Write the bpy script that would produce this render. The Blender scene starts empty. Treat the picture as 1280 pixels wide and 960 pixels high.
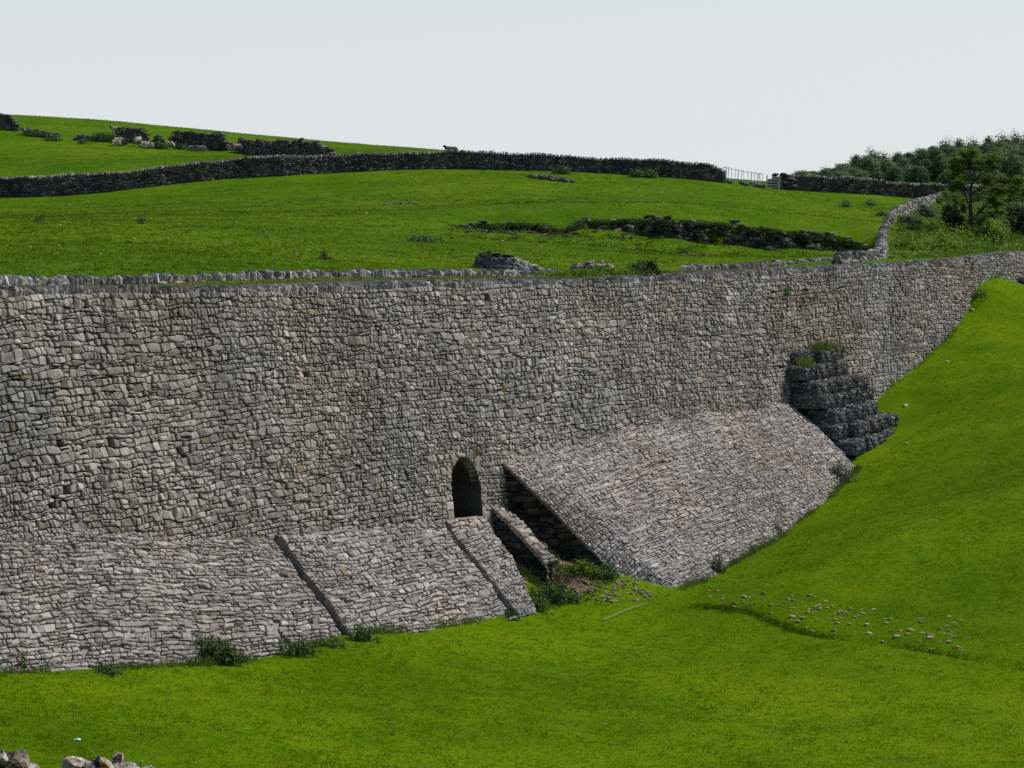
import bpy, bmesh, math, random
import numpy as np
from mathutils import Vector, Matrix
random.seed(11); rng = np.random.default_rng(11)
SC = bpy.context.scene; COL = SC.collection
U = random.uniform

# ------------------------------------------------------------------ survey
# eye position and lens; at() turns a sighting and a distance into a point
E = 10.7; F = 3011.0; PITCH = math.atan(165 / F)
cp, sp = math.cos(PITCH), math.sin(PITCH)
def ray(px, py):
    a = (px - 640) / F; b = -(py - 480) / F
    y = cp + b * sp; z = -sp + b * cp
    return a / y, z / y
def at(px, py, Y):
    rx, rz = ray(px, py); return np.array([rx * Y, Y, E + rz * Y])
O = np.array([-1.3, 79.0]); D = np.array([.52, .854]); D /= np.linalg.norm(D); N = np.array([D[1], -D[0]]); BAT = .12
def P(t, w): return O + D * t + N * w
def tw(X, Y):
    return (X - O[0]) * D[0] + (Y - O[1]) * D[1], (X - O[0]) * N[0] + (Y - O[1]) * N[1]
def plane(px, py, w):
    rx, rz = ray(px, py)
    Y = ((O[0] + N[0] * w) * D[1] - (O[1] + N[1] * w) * D[0]) / (rx * D[1] - D[0])
    return tw(rx * Y, Y)[0], Y, E + rz * Y
_top = [(-160, 357), (-60, 357), (0, 356), (160, 355), (320, 355), (420, 351.5), (500, 349), (640, 347), (740, 347.5), (800, 343.5), (880, 340),
        (960, 335.5), (1060, 330), (1160, 325), (1220, 320), (1265, 314), (1300, 312), (1380, 306)]
_tt = [plane(x, y, 0) for x, y in _top]
TT = np.array([a[0] for a in _tt]); TZ = np.array([a[2] for a in _tt])
def ztop(t): return np.interp(t, TT, TZ)
def onwall(px, py):
    w = .5
    for _ in range(8):
        t, Y, z = plane(px, py, w); w = BAT * (ztop(t) - z)
    return t, w, z, Y
def below(t, px, py):
    rx, rz = ray(px, py)
    w = (rx * (O[1] + D[1] * t) - O[0] - D[0] * t) / (N[0] - rx * N[1]); p = P(t, w)
    return w, E + rz * p[1], p
def p3(t, w, z): q = P(t, w); return np.array([q[0], q[1], z])

# ------------------------------------------------------------------ mesh building
class MB:
    def __init__(s): s.v = []; s.n = 0; s.loops = []; s.sizes = []; s.tint = []
    def add(s, verts, faces, tint=0.5):
        verts = np.asarray(verts, float).reshape(-1, 3)
        for f in faces:
            s.loops.append(np.asarray(f) + s.n); s.sizes.append(np.array([len(f)])); s.tint.append(np.array([tint]))
        s.v.append(verts); s.n += len(verts)
    def addn(s, verts, faces, tint):
        """many faces of one size at once"""
        verts = np.asarray(verts, float).reshape(-1, 3); faces = np.asarray(faces)
        s.loops.append((faces + s.n).ravel()); s.sizes.append(np.full(len(faces), faces.shape[1]))
        s.tint.append(np.broadcast_to(np.asarray(tint, float), (len(faces),)).copy())
        s.v.append(verts); s.n += len(verts)
    def mesh(s, name, mat, off, smooth=False):
        V = np.concatenate(s.v) - off
        L = np.concatenate(s.loops).astype(np.int32); Z = np.concatenate(s.sizes).astype(np.int32)
        me = bpy.data.meshes.new(name)
        me.vertices.add(len(V)); me.vertices.foreach_set('co', V.astype(np.float32).ravel())
        me.loops.add(len(L)); me.loops.foreach_set('vertex_index', L)
        me.polygons.add(len(Z)); st = np.concatenate([[0], np.cumsum(Z)[:-1]]).astype(np.int32)
        me.polygons.foreach_set('loop_start', st)
        me.polygons.foreach_set('use_smooth', np.full(len(Z), smooth))
        a = me.attributes.new('tint', 'FLOAT', 'FACE'); a.data.foreach_set('value', np.concatenate(s.tint).astype(np.float32))
        me.update(calc_edges=True); me.validate()
        me.materials.append(mat)
        return me
def obj(name, mb, mat, parent=None, smooth=False):
    V = np.concatenate(mb.v)
    if parent is not None: off = np.array(parent.matrix_basis.translation); 
    else:
        lo, hi = V.min(0), V.max(0); off = np.array([(lo[0] + hi[0]) / 2, (lo[1] + hi[1]) / 2, lo[2]])
    # a sub-part hangs from a part that itself sits at its thing's origin
    base = off
    if parent is not None and parent.parent is not None: base = np.array(parent.parent.matrix_basis.translation)
    o = bpy.data.objects.new(name, mb.mesh(name, mat, base, smooth)); COL.objects.link(o)
    if parent is None: o.location = off
    else: o.parent = parent
    return o
def tag(o, label=None, cat=None, group=None, kind=None):
    for k, v in (('label', label), ('category', cat), ('group', group), ('kind', kind)):
        if v: o[k] = v
    return o
def thing(name, label, cat, loc, group=None):
    o = bpy.data.objects.new(name, None); COL.objects.link(o); o.empty_display_size = .3
    o.location = Vector([float(a) for a in loc]); return tag(o, label, cat, group)
def copy_tree(o, parent=None):
    c = o.copy(); COL.objects.link(c)
    if parent is not None: c.parent = parent
    for ch in list(o.children): copy_tree(ch, c)
    return c

# ---- stones laid in courses: polygon cells on a surface, each cell one raised stone
def cells(u0, u1, v0, v1, su, sv, gap=.018, jit=.13, wave=.06, clip=None, keep=None, big=.0):
    r = su / sv; seeds = []
    v = v0; ph = U(0, 6)
    while v < v1:
        h = sv * random.choice((U(.6, .9), U(.8, 1.2), U(1.1, 1.6))); u = u0 - U(0, su)
        while u < u1:
            wd = su * random.choice((U(.4, .75), U(.65, 1.15), U(.8, 1.3), U(1.2, 2.1)))
            uu = u + wd / 2
            vv = v + h / 2 + wave * math.sin(uu * 1.3 + ph + v * .8) + wave * .6 * math.sin(uu * .37 + v * 2) + U(-jit, jit) * sv * 1.6
            seeds.append((uu + U(-jit, jit) * su, vv * r)); u += wd
        v += h
    G = su * 1.6; grid = {}
    for i, (a, b) in enumerate(seeds): grid.setdefault((int(a // G), int(b // G)), []).append(i)
    out = []
    for i, (a, b) in enumerate(seeds):
        if keep is not None and not keep(a, b / r): continue
        gx, gy = int(a // G), int(b // G)
        nb = [j for x in (-1, 0, 1) for y in (-1, 0, 1) for j in grid.get((gx + x, gy + y), ()) if j != i]
        nb.sort(key=lambda j: (seeds[j][0] - a) ** 2 + (seeds[j][1] - b) ** 2)
        s = su * 1.0
        poly = [(a - s, b - s), (a + s, b - s), (a + s, b + s), (a - s, b + s)]
        g = gap * U(.5, 1.5)
        hp = []
        for j in nb[:18]:
            nx, ny = seeds[j][0] - a, seeds[j][1] - b; l = math.hypot(nx, ny)
            if l < 1e-6: continue
            nx /= l; ny /= l
            hp.append((nx, ny, nx * a + ny * b + l / 2 - g * math.hypot(nx, ny * r)))
        if clip:
            for (nx, nv, d) in clip:      # keeps nx*u + nv*v <= d
                hp.append((nx, nv / r, d))
        for nx, ny, c in hp:
            res = []; k = len(poly)
            for q in range(k):
                p0 = poly[q]; p1 = poly[(q + 1) % k]
                d0 = nx * p0[0] + ny * p0[1] - c; d1 = nx * p1[0] + ny * p1[1] - c
                if d0 <= 0: res.append(p0)
                if (d0 < 0 < d1) or (d1 < 0 < d0):
                    f = d0 / (d0 - d1); res.append((p0[0] + (p1[0] - p0[0]) * f, p0[1] + (p1[1] - p0[1]) * f))
            poly = res
            if len(poly) < 3: break
        if len(poly) < 3: continue
        # knock the corners off
        q = []; k = len(poly)
        for m in range(k):
            p = poly[m]; pa = poly[m - 1]; pb = poly[(m + 1) % k]; f = U(.04, .17); h2 = U(.04, .17)
            q.append((p[0] + (pa[0] - p[0]) * f, (p[1] + (pa[1] - p[1]) * f) / r))
            q.append((p[0] + (pb[0] - p[0]) * h2, (p[1] + (pb[1] - p[1]) * h2) / r))
        A = np.array(q)
        ext = np.ptp(A, axis=0)
        if ext[0] < su * .18 or ext[1] < sv * .22: continue
        out.append(A)
    return out
def courses(u0, u1, v0, v1, su, sv, gap=.014, slant=-.2, clip=None, keep=None, rough=1.7, fine=1e9):
    """roughly coursed, squared stones: wavering beds, slanting joints, chipped corners"""
    out = []; edges = [v0]; v = v0
    while v < v1: v += sv * (1 if v < fine else .8) * random.choice((U(.65, .95), U(.85, 1.15), U(.85, 1.15), U(1.1, 1.5))); edges.append(v)
    W = [[(U(.05, .13) * sv * rough, U(.5, 1.3), U(0, 6.3)), (U(.06, .16) * sv * rough, U(1.6, 3.6), U(0, 6.3)), (U(.03, .1) * sv * rough, U(5, 9), U(0, 6.3))] for _ in edges]
    g0, g1 = U(0, 6), U(0, 6)
    def bed(r, u): return edges[r] + sum(a * math.sin(u * f + p) for a, f, p in W[r]) + sv * .6 * math.sin(u * .23 + g0 + edges[r] * .35) + sv * .25 * math.sin(u * .71 + g1)
    def emit(q):
        if clip:
            for nx, ny, c in clip:
                res = []; k = len(q)
                for m in range(k):
                    p, p2 = q[m], q[(m + 1) % k]; d0 = nx * p[0] + ny * p[1] - c; d1 = nx * p2[0] + ny * p2[1] - c
                    if d0 <= 0: res.append(p)
                    if (d0 < 0 < d1) or (d1 < 0 < d0): f = d0 / (d0 - d1); res.append((p[0] + (p2[0] - p[0]) * f, p[1] + (p2[1] - p[1]) * f))
                q = res
                if len(q) < 3: return
        A = np.array(q); e = np.ptp(A, axis=0)
        if e[0] < su * .16 or e[1] < sv * .2: return
        o = []; k = len(q)
        for m in range(k):
            p = q[m]; pa = q[m - 1]; pb = q[(m + 1) % k]
            va = np.array(pa) - p; vb = np.array(pb) - p; cs = va @ vb / (np.linalg.norm(va) * np.linalg.norm(vb) + 1e-9)
            if cs < -.75: o.append(p); continue
            f, h = U(.06, .24), U(.06, .24); o.append((p[0] + va[0] * f, p[1] + va[1] * f)); o.append((p[0] + vb[0] * h, p[1] + vb[1] * h))
        out.append(np.array(o))
    for r in range(len(edges) - 1):
        u = u0 - U(0, su); h = edges[r + 1] - edges[r]; pj = (u, u + slant * h)
        while u < u1:
            wd = su * (1 if edges[r] < fine else .82) * random.choice((U(.5, .8), U(.7, 1.1), U(.7, 1.1), U(.9, 1.4), U(1.2, 1.8))) * (.8 + .5 * h / sv * .5) * (1 + .25 * math.sin(u * .31 + edges[r] * .5 + g1))
            u += wd; sl = h * (slant + U(-.28, .28)); nj = (u - sl * .5, u + sl * .5); c = u - wd / 2; vc = (edges[r] + edges[r + 1]) / 2
            pj, nj_, pp = nj, nj, pj
            if keep is not None and not keep(c, bed(r, c) + h / 2): continue
            g = gap * U(.5, 1.5); gt = g + (U(.0, .16) * h if random.random() < .35 else 0); gb = g
            def stone_(bl, br, tr, tl, lo, hi):
                um = (bl + br) / 2 + U(-.2, .2) * wd; ut = (tl + tr) / 2 + U(-.2, .2) * wd; j = lambda: U(-.05, .05) * h
                emit([(bl + g + U(0, .03) * wd, lo(bl) + gb + j()), (um, lo(um) + gb + j()), (br - g, lo(br) + gb + j()), (br * .5 + tr * .5 - g + U(-.04, .05) * wd, (lo(br) + hi(tr)) / 2), (tr - g - U(0, .05) * wd, hi(tr) - gt + j()), (ut, hi(ut) - gt * U(.4, 1.) + j()), (tl + g, hi(tl) - gt + j()), (bl * .5 + tl * .5 + g + U(-.05, .04) * wd, (lo(bl) + hi(tl)) / 2)])
            lo = lambda x: bed(r, x); hi = lambda x: bed(r + 1, x)
            if h > sv * 1.05 and random.random() < .18:
                f = U(.35, .65); mid = lambda x: bed(r, x) * (1 - f) + bed(r + 1, x) * f
                stone_(pp[0], nj[0], nj[0] * (1 - f) + nj[1] * f, pp[0] * (1 - f) + pp[1] * f, lo, mid); stone_(pp[0] * (1 - f) + pp[1] * f, nj[0] * (1 - f) + nj[1] * f, nj[1], pp[1], mid, hi)
            else: stone_(pp[0], nj[0], nj[1], pp[1], lo, hi)
    return out
def lay(mb, polys, S, sgn=1, depth=.16, bev=.035, lift=.04, tintf=None, tilt=.16, fix=None):
    """S(u, v) -> points; every polygon becomes a stone standing out of the surface S"""
    UV = []; DD = []; faces = []; tints = []; n = 0
    for A in polys:
        k = len(A); c = A.mean(0); ext = np.ptp(A, axis=0); m = min(ext)
        l = lift * U(-.6, 1.3); b = min(bev * U(.7, 1.4), m * .3); a1, a2 = U(-tilt, tilt), U(-tilt, tilt)
        sc = max(.45, 1 - 2.0 * b / max(m, 1e-3) * U(.6, 1.1))
        R2 = c + (A - c) * sc; off = (R2 - c)
        t2 = np.clip(a1 * off[:, 0] + a2 * off[:, 1], -.05, .05)
        R3 = c + (A - c) * sc * U(.35, .7) + (rng.random(2) - .5) * m * .25
        UV += [A, A, R2, R3]; DD += [np.full(k, -depth), l - b + t2 * .6, l + t2 + (rng.random(k) - .5) * .012, np.full(k, l + U(-.004, .016)) + t2 * .6]
        tn = tintf(c) if tintf else random.random()
        for ring in range(3):
            s0 = n + ring * k
            for q in range(k):
                f = (s0 + q, s0 + (q + 1) % k, s0 + k + (q + 1) % k, s0 + k + q)
                faces.append(f if sgn > 0 else f[::-1]); tints.append(tn)
        cap = tuple(range(n + 3 * k, n + 4 * k)); faces.append(cap if sgn > 0 else cap[::-1]); tints.append(tn)
        n += 4 * k
    if not UV: return
    UV = np.concatenate(UV); DD = np.concatenate(DD)
    if fix is not None: UV = fix(UV)
    u, v = UV[:, 0], UV[:, 1]; e = .03
    p = S(u, v); nu = S(u + e, v) - p; nv = S(u, v + e) - p
    nn = np.cross(nu, nv) * sgn; nn /= (np.linalg.norm(nn, axis=1)[:, None] + 1e-9)
    V = p + nn * DD[:, None]
    mb.v.append(V)
    for f, tn in zip(faces, tints):
        mb.loops.append(np.array(f) + mb.n); mb.sizes.append(np.array([len(f)])); mb.tint.append(np.array([tn]))
    mb.n += len(V)
def sheet(mb, S, us, vs, sgn=1, tint=.5, d=0.):
    """a plain grid on S, sunk by d behind it"""
    uu, vv = np.meshgrid(us, vs, indexing='ij'); u, v = uu.ravel(), vv.ravel(); e = .03
    p = S(u, v)
    if d:
        nn = np.cross(S(u + e, v) - p, S(u, v + e) - p) * sgn; nn /= np.linalg.norm(nn, axis=1)[:, None] + 1e-9; p = p - nn * d
    a, b = len(us), len(vs); i = np.arange((a - 1) * (b - 1)); r, c = i // (b - 1), i % (b - 1)
    q = np.stack([r * b + c, (r + 1) * b + c, (r + 1) * b + c + 1, r * b + c + 1], 1)
    if sgn < 0: q = q[:, ::-1]
    mb.addn(p, q, tint)

# ---- single rocks, slabs, tubes, leaves
def _ico(n):
    bm = bmesh.new(); bmesh.ops.create_icosphere(bm, subdivisions=n, radius=1)
    v = np.array([x.co[:] for x in bm.verts]); f = np.array([[x.index for x in fc.verts] for fc in bm.faces]); bm.free(); return v, f
ICO = {n: _ico(n) for n in (1, 2, 3, 4)}
def rotm(rx, ry, rz): return np.array(Matrix.Rotation(rz, 3, 'Z') @ Matrix.Rotation(ry, 3, 'Y') @ Matrix.Rotation(rx, 3, 'X'))
def rock(mb, c, size, rot=None, tint=None, lv=2, cuts=9, rough=.05):
    v, f = ICO[lv]; v = v.copy()
    for _ in range(cuts):
        n = rng.normal(size=3); n /= np.linalg.norm(n); d = U(.45, .85)
        h = np.maximum(0, v @ n - d); v -= h[:, None] * n
    if rough: v *= (1 + rng.normal(size=(len(v), 1)) * rough * (.5 if lv > 2 else .35))
    v = v * np.asarray(size)
    R = rotm(*(rot if rot is not None else (U(-.3, .3), U(-.3, .3), U(0, 6.3))))
    mb.addn(v @ R.T + np.asarray(c), f, random.random() if tint is None else tint)
BOXF = [(0, 1, 3, 2), (4, 6, 7, 5), (0, 4, 5, 1), (2, 3, 7, 6), (0, 2, 6, 4), (1, 5, 7, 3)]
def box(mb, c, ax, size, jit=.0, tint=.5, taper=1.):
    """ax: three unit axes as rows; size: full lengths"""
    h = np.asarray(size) / 2; vs = []
    for x in (-1, 1):
        for y in (-1, 1):
            for z in (-1, 1):
                k = taper if z > 0 else 1
                vs.append(np.asarray(c) + sum(np.asarray(ax[i]) * h[i] * s * (k if i < 2 else 1) * (1 + U(-jit, jit)) for i, s in enumerate((x, y, z))))
    mb.add(vs, BOXF, tint)
def slab(mb, c, ax, size, jit=.2, tint=.5):
    """a thin upright coping stone with a chipped, narrowed top"""
    h = np.asarray(size) / 2; ax = np.asarray(ax); rings = []
    for zz, k in ((-1, 1.), (.45, U(.85, 1.05)), (1., U(.45, .75))):
        ring = []
        for x, y in ((-1, -.55), (-.5, -1), (.5, -1), (1, -.5), (1, .5), (.5, 1), (-.5, 1), (-1, .6)):
            ring.append(np.asarray(c) + ax[0] * h[0] * x * k * (1 + U(-jit, jit)) + ax[1] * h[1] * y * k * (1 + U(-jit, jit)) + ax[2] * h[2] * (zz + U(-.16, .16)))
        rings += ring
    fs = []
    for r in range(2):
        for q in range(8): fs.append((r * 8 + q, r * 8 + (q + 1) % 8, r * 8 + 8 + (q + 1) % 8, r * 8 + 8 + q))
    fs.append(tuple(range(16, 24)))
    mb.add(rings, fs, tint)
def tube(mb, pts, rad, sides=6, tint=.5):
    pts = [np.asarray(p, float) for p in pts]; k = len(pts); vs = []
    for i, p in enumerate(pts):
        d = pts[min(i + 1, k - 1)] - pts[max(i - 1, 0)]; d /= np.linalg.norm(d) + 1e-9
        a = np.cross(d, (0.3, .2, 1) if abs(d[2]) < .9 else (1, 0, 0)); a /= np.linalg.norm(a); b = np.cross(d, a)
        for s in range(sides):
            th = 2 * math.pi * s / sides; vs.append(p + (a * math.cos(th) + b * math.sin(th)) * rad[i])
    i = np.arange((k - 1) * sides); r, c = i // sides, i % sides
    q = np.stack([r * sides + c, r * sides + (c + 1) % sides, (r + 1) * sides + (c + 1) % sides, (r + 1) * sides + c], 1)
    mb.addn(vs, q, tint)
def leaves(mb, pos, nrm, size, tint=None, asp=.55):
    n = len(pos)
    if n == 0: return
    nrm = nrm / (np.linalg.norm(nrm, axis=1)[:, None] + 1e-9)
    r = rng.normal(size=(n, 3)); a = np.cross(nrm, r); a /= np.linalg.norm(a, axis=1)[:, None] + 1e-9; b = np.cross(nrm, a)
    s = (np.broadcast_to(size, (n,)) * rng.uniform(.6, 1.3, n))[:, None]
    V = np.stack([pos - a * s, pos - b * s * asp, pos + a * s, pos + b * s * asp], 1)
    mb.addn(V, np.arange(n * 4).reshape(n, 4), rng.random(n) if tint is None else tint)
def blob(mb, c, R, n, leaf, k=9, sub=.45, up=.35, flat=0.):
    """foliage made of k uneven clumps of leaves within an ellipsoid R"""
    c = np.asarray(c, float); R = np.asarray(R, float)
    for i in range(k):
        d = rng.normal(size=3); d /= np.linalg.norm(d); cc = c + d * R * (U(.2, .8)); rr = R * sub * U(.6, 1.25); m = max(4, int(n / k * U(.6, 1.4)))
        q = rng.normal(size=(m, 3)); q /= np.linalg.norm(q, axis=1)[:, None]
        pos = cc + q * rr * np.minimum(1.35, np.abs(rng.normal(size=(m, 1)) * .62 + .25))
        leaves(mb, pos, q + rng.normal(size=(m, 3)) * .6 + np.array([0, 0, up]), leaf, np.clip(random.random() * .6 + rng.random(m) * .4, 0, 1))
def blades(mb, pos, h, wd, lean=.5, tint=None, per=3, spread=.03):
    n = len(pos) * per; p = np.repeat(pos, per, 0) + np.concatenate([rng.normal(size=(n, 2)) * spread, np.zeros((n, 1))], 1)
    hh = np.repeat(np.broadcast_to(h, (len(pos),)), per) * rng.uniform(.5, 1.2, n); ww = np.repeat(np.broadcast_to(wd, (len(pos),)), per)
    th = rng.uniform(0, 6.28, n); sd = np.stack([np.cos(th), np.sin(th), np.zeros(n)], 1) * ww[:, None] * .5
    ln = rng.normal(size=(n, 2)) * lean * hh[:, None]
    tip = p + np.stack([ln[:, 0], ln[:, 1], hh], 1)
    V = np.stack([p - sd, p + sd, tip], 1)
    mb.addn(V, np.arange(n * 3).reshape(n, 3), np.repeat(rng.random(len(pos)), per) if tint is None else np.repeat(tint, per))

# ------------------------------------------------------------------ materials
class NT:
    def __init__(s, name):
        s.m = bpy.data.materials.new(name); s.m.use_nodes = True; s.t = s.m.node_tree; s.t.nodes.clear()
        s.out = s.n('ShaderNodeOutputMaterial')
    def n(s, t, **k):
        x = s.t.nodes.new(t)
        for a, b in k.items(): setattr(x, a, b)
        return x
    def l(s, a, b): s.t.links.new(a, b)
    def noise(s, scale, detail=4, rough=.6, vec=None, dist=0):
        x = s.n('ShaderNodeTexNoise'); x.inputs['Scale'].default_value = scale; x.inputs['Detail'].default_value = detail
        x.inputs['Roughness'].default_value = rough; x.inputs['Distortion'].default_value = dist
        s.l(vec if vec is not None else s.pos(), x.inputs['Vector']); return x.outputs['Fac']
    def pos(s):
        if not hasattr(s, '_p'): s._p = s.n('ShaderNodeNewGeometry').outputs['Position']
        return s._p
    def opos(s):
        if not hasattr(s, '_o'): s._o = s.n('ShaderNodeTexCoord').outputs['Object']
        return s._o
    def attr(s, name='tint'):
        x = s.n('ShaderNodeAttribute'); x.attribute_name = name; return x.outputs['Fac']
    def ramp(s, fac, stops, interp='LINEAR'):
        x = s.n('ShaderNodeValToRGB'); x.color_ramp.interpolation = interp; e = x.color_ramp.elements
        while len(e) < len(stops): e.new(.5)
        for i, (p, c) in enumerate(stops):
            e[i].position = p; e[i].color = (*c, 1) if len(c) == 3 else (c[0],) * 3 + (1,)
        s.l(fac, x.inputs['Fac']); return x.outputs['Color']
    def mix(s, fac, a, b, mode='MIX'):
        x = s.n('ShaderNodeMix', data_type='RGBA', blend_type=mode)
        for v, i in ((fac, x.inputs[0]), (a, x.inputs[6]), (b, x.inputs[7])):
            if isinstance(v, (int, float)): i.default_value = v
            elif isinstance(v, tuple): i.default_value = (*v, 1)
            else: s.l(v, i)
        return x.outputs[2]
    def math(s, op, a, b=0., clamp=False):
        x = s.n('ShaderNodeMath', operation=op, use_clamp=clamp)
        for v, i in ((a, x.inputs[0]), (b, x.inputs[1])):
            if isinstance(v, (int, float)): i.default_value = v
            else: s.l(v, i)
        return x.outputs[0]
    def done(s, col, rough=.9, bump=None, bs=.4, bd=.05, spec=.2, trans=0.):
        p = s.n('ShaderNodeBsdfPrincipled'); p.inputs['Roughness'].default_value = rough; p.inputs['Specular IOR Level'].default_value = spec
        if isinstance(col, tuple): p.inputs['Base Color'].default_value = (*col, 1)
        else: s.l(col, p.inputs['Base Color'])
        if bump is not None:
            b = s.n('ShaderNodeBump'); b.inputs['Strength'].default_value = bs; b.inputs['Distance'].default_value = bd
            s.l(bump, b.inputs['Height']); s.l(b.outputs['Normal'], p.inputs['Normal'])
        sh = p.outputs[0]
        if trans:
            tr = s.n('ShaderNodeBsdfTranslucent'); mx = s.n('ShaderNodeMixShader'); mx.inputs[0].default_value = trans
            if isinstance(col, tuple): tr.inputs[0].default_value = (*col, 1)
            else: s.l(col, tr.inputs[0])
            s.l(sh, mx.inputs[1]); s.l(tr.outputs[0], mx.inputs[2]); sh = mx.outputs[0]
        s.l(sh, s.out.inputs[0]); return s.m
def stone(name, dark, mid, light, brown=(.24, .18, .115), stain=.5, sc=1., bd=.03, lich=.0):
    k = NT(name); t = k.attr(); fr = k.math('FRACT', t)
    c = k.ramp(fr, [(0, dark), (.1, tuple((a + b) / 2 for a, b in zip(dark, mid))), (.5, mid), (.82, tuple((a + b) / 2 for a, b in zip(light, mid))), (.95, light), (.988, light), (.993, brown)])
    big = k.ramp(k.noise(.35 * sc, 5, .65), [(.38, (1 - stain,) * 3), (.6, (1.08,) * 3)])
    c = k.mix(1., c, big, 'MULTIPLY')
    fine = k.ramp(k.noise(9 * sc, 6, .7), [(.3, (.6,) * 3), (.55, (1.,) * 3), (.75, (1.28,) * 3)])
    c = k.mix(1., c, fine, 'MULTIPLY')
    c = k.mix(k.math('MULTIPLY', k.ramp(k.noise(1.6 * sc, 4, .6), [(.56, (0.,)), (.68, (1.,))]), .35), c, (.17, .145, .115))
    c = k.mix(1., c, k.ramp(k.noise(.22 * sc, 4, .6, dist=.4), [(.36, (.9, .94, 1.)), (.5, (1, 1, 1)), (.64, (1.06, 1.0, .945))]), 'MULTIPLY')
    patch = k.math('GREATER_THAN', t, 1.5)
    c = k.mix(k.math('MULTIPLY', patch, k.ramp(k.noise(1.1, 4, .6), [(.4, (.25,)), (.62, (.9,))])), c, (.19, .155, .115))
    if lich:
        c = k.mix(k.ramp(k.noise(7, 5, .65), [(.54, (0.,)), (.58, (lich * .8,))]), c, (.5, .49, .45))
        c = k.mix(k.ramp(k.noise(4.3, 5, .7), [(.57, (0.,)), (.63, (lich,))]), c, (.3, .14, .02))
        c = k.mix(k.ramp(k.noise(3.1, 5, .7), [(.5, (0.,)), (.58, (lich,))]), c, (.028, .027, .018))
    h = k.noise(14 * sc, 7, .72)
    return k.done(c, .93, h, .7, bd, spec=.15)
M = {}
M['wall'] = stone('wall_stone', (.17, .156, .146), (.31, .28, .26), (.42, .385, .355), stain=.28)
M['apron'] = stone('apron_stone', (.19, .172, .16), (.3, .27, .251), (.4, .364, .337), stain=.2)
M['shade'] = stone('shade_stone', (.05, .047, .044), (.07, .066, .06), (.09, .085, .08), stain=.3)  # dark copy of the wall stone; shade of gaps and tunnel painted in
M['field'] = stone('field_wall_stone', (.04, .039, .039), (.085, .08, .078), (.22, .21, .2), stain=.4)
M['cope'] = stone('coping_stone', (.12, .11, .1), (.26, .238, .215), (.5, .47, .435), stain=.35)
M['dark'] = stone('dark_rock', (.05, .05, .053), (.125, .125, .13), (.22, .22, .226), stain=.2, brown=(.16, .155, .15))
M['cheek'] = stone('shaded_cheek_stone', (.06, .056, .053), (.115, .106, .1), (.185, .172, .164), stain=.25)  # apron stone darkened: shade on the left-facing sides is put into the colour
M['crag'] = stone('crag_rock', (.04, .036, .032), (.085, .078, .07), (.24, .23, .21), stain=.5)
M['pale'] = stone('pale_stone', (.19, .16, .12), (.29, .25, .19), (.42, .375, .31), stain=.2, brown=(.36, .24, .15))
M['rub'] = stone('rubble_stone', (.12, .09, .055), (.21, .165, .105), (.36, .3, .22), stain=.2, brown=(.3, .17, .08))
M['near'] = stone('lichen_stone', (.12, .105, .085), (.26, .235, .2), (.5, .47, .43), stain=.55, bd=.03, lich=1.)
def foliage(name, a, b, c, trans=.3, spec=.06):
    k = NT(name); col = k.ramp(k.attr(), [(0, a), (.55, b), (1, c)])
    col = k.mix(1., col, k.ramp(k.noise(.9, 3, .6), [(.35, (.72,) * 3), (.65, (1.2,) * 3)]), 'MULTIPLY')
    return k.done(col, .6, spec=spec, trans=trans)
M['weed'] = foliage('weed_leaf', (.04, .075, .022), (.075, .13, .038), (.125, .19, .06))
M['heath'] = foliage('heath_leaf', (.02, .042, .006), (.045, .085, .008), (.085, .13, .015))
M['weedgrey'] = foliage('thistle_leaf', (.05, .08, .042), (.09, .13, .068), (.14, .18, .1))
M['fern'] = foliage('fern_leaf', (.06, .12, .014), (.12, .21, .024), (.2, .29, .04))
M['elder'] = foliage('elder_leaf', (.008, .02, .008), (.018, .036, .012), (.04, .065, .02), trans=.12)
M['treeleaf'] = foliage('tree_leaf', (.06, .11, .02), (.125, .195, .034), (.22, .29, .06))
M['wood1'] = foliage('wood_leaf', (.038, .075, .038), (.078, .138, .062), (.145, .215, .095), trans=.32)
M['wood2'] = foliage('wood_leaf_pale', (.052, .092, .045), (.11, .172, .076), (.19, .265, .12), trans=.32)
M['rush'] = foliage('rush_blade', (.05, .09, .02), (.1, .16, .025), (.2, .22, .06))
M['drygrass'] = foliage('dry_grass', (.1, .1, .03), (.2, .16, .06), (.3, .23, .1))
M['grass'] = foliage('grass_blade', (.05, .104, .0012), (.104, .178, .0016), (.215, .265, .003), trans=.3, spec=.02)
M['tuss'] = foliage('tussock_blade', (.025, .058, .003), (.05, .1, .004), (.13, .16, .02), spec=.02)
M['uppergrass'] = foliage('hill_grass_blade', (.038, .09, .0018), (.079, .147, .0024), (.155, .203, .006), trans=.3, spec=.02)
def ground(name, a, b, c, dry, sc=1.):
    k = NT(name)
    n1 = k.noise(.09 * sc, 5, .62); n2 = k.noise(.55 * sc, 5, .65); n3 = k.noise(7 * sc, 4, .7)
    f = k.math('ADD', k.math('MULTIPLY', n1, .5), k.math('ADD', k.math('MULTIPLY', n2, .3), k.math('MULTIPLY', n3, .3)))
    col = k.ramp(f, [(.4, a), (.54, b), (.7, c)])
    col = k.mix(k.ramp(k.noise(.24 * sc, 6, .7, dist=.6), [(.66, (0.,)), (.78, (.55,))]), col, dry)
    col = k.mix(k.ramp(k.noise(1.7 * sc, 5, .7), [(.68, (0.,)), (.75, (.6,))]), col, (.02, .04, .004))
    return k.done(col, .95, k.noise(11 * sc, 6, .75), .8, .06, spec=.02)
M['turf'] = ground('turf', (.038, .092, .001), (.076, .146, .0014), (.135, .192, .0025), (.16, .16, .015))
M['hillturf'] = ground('hill_turf', (.029, .076, .0016), (.054, .117, .002), (.1, .158, .005), (.14, .14, .02), .7)
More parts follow.
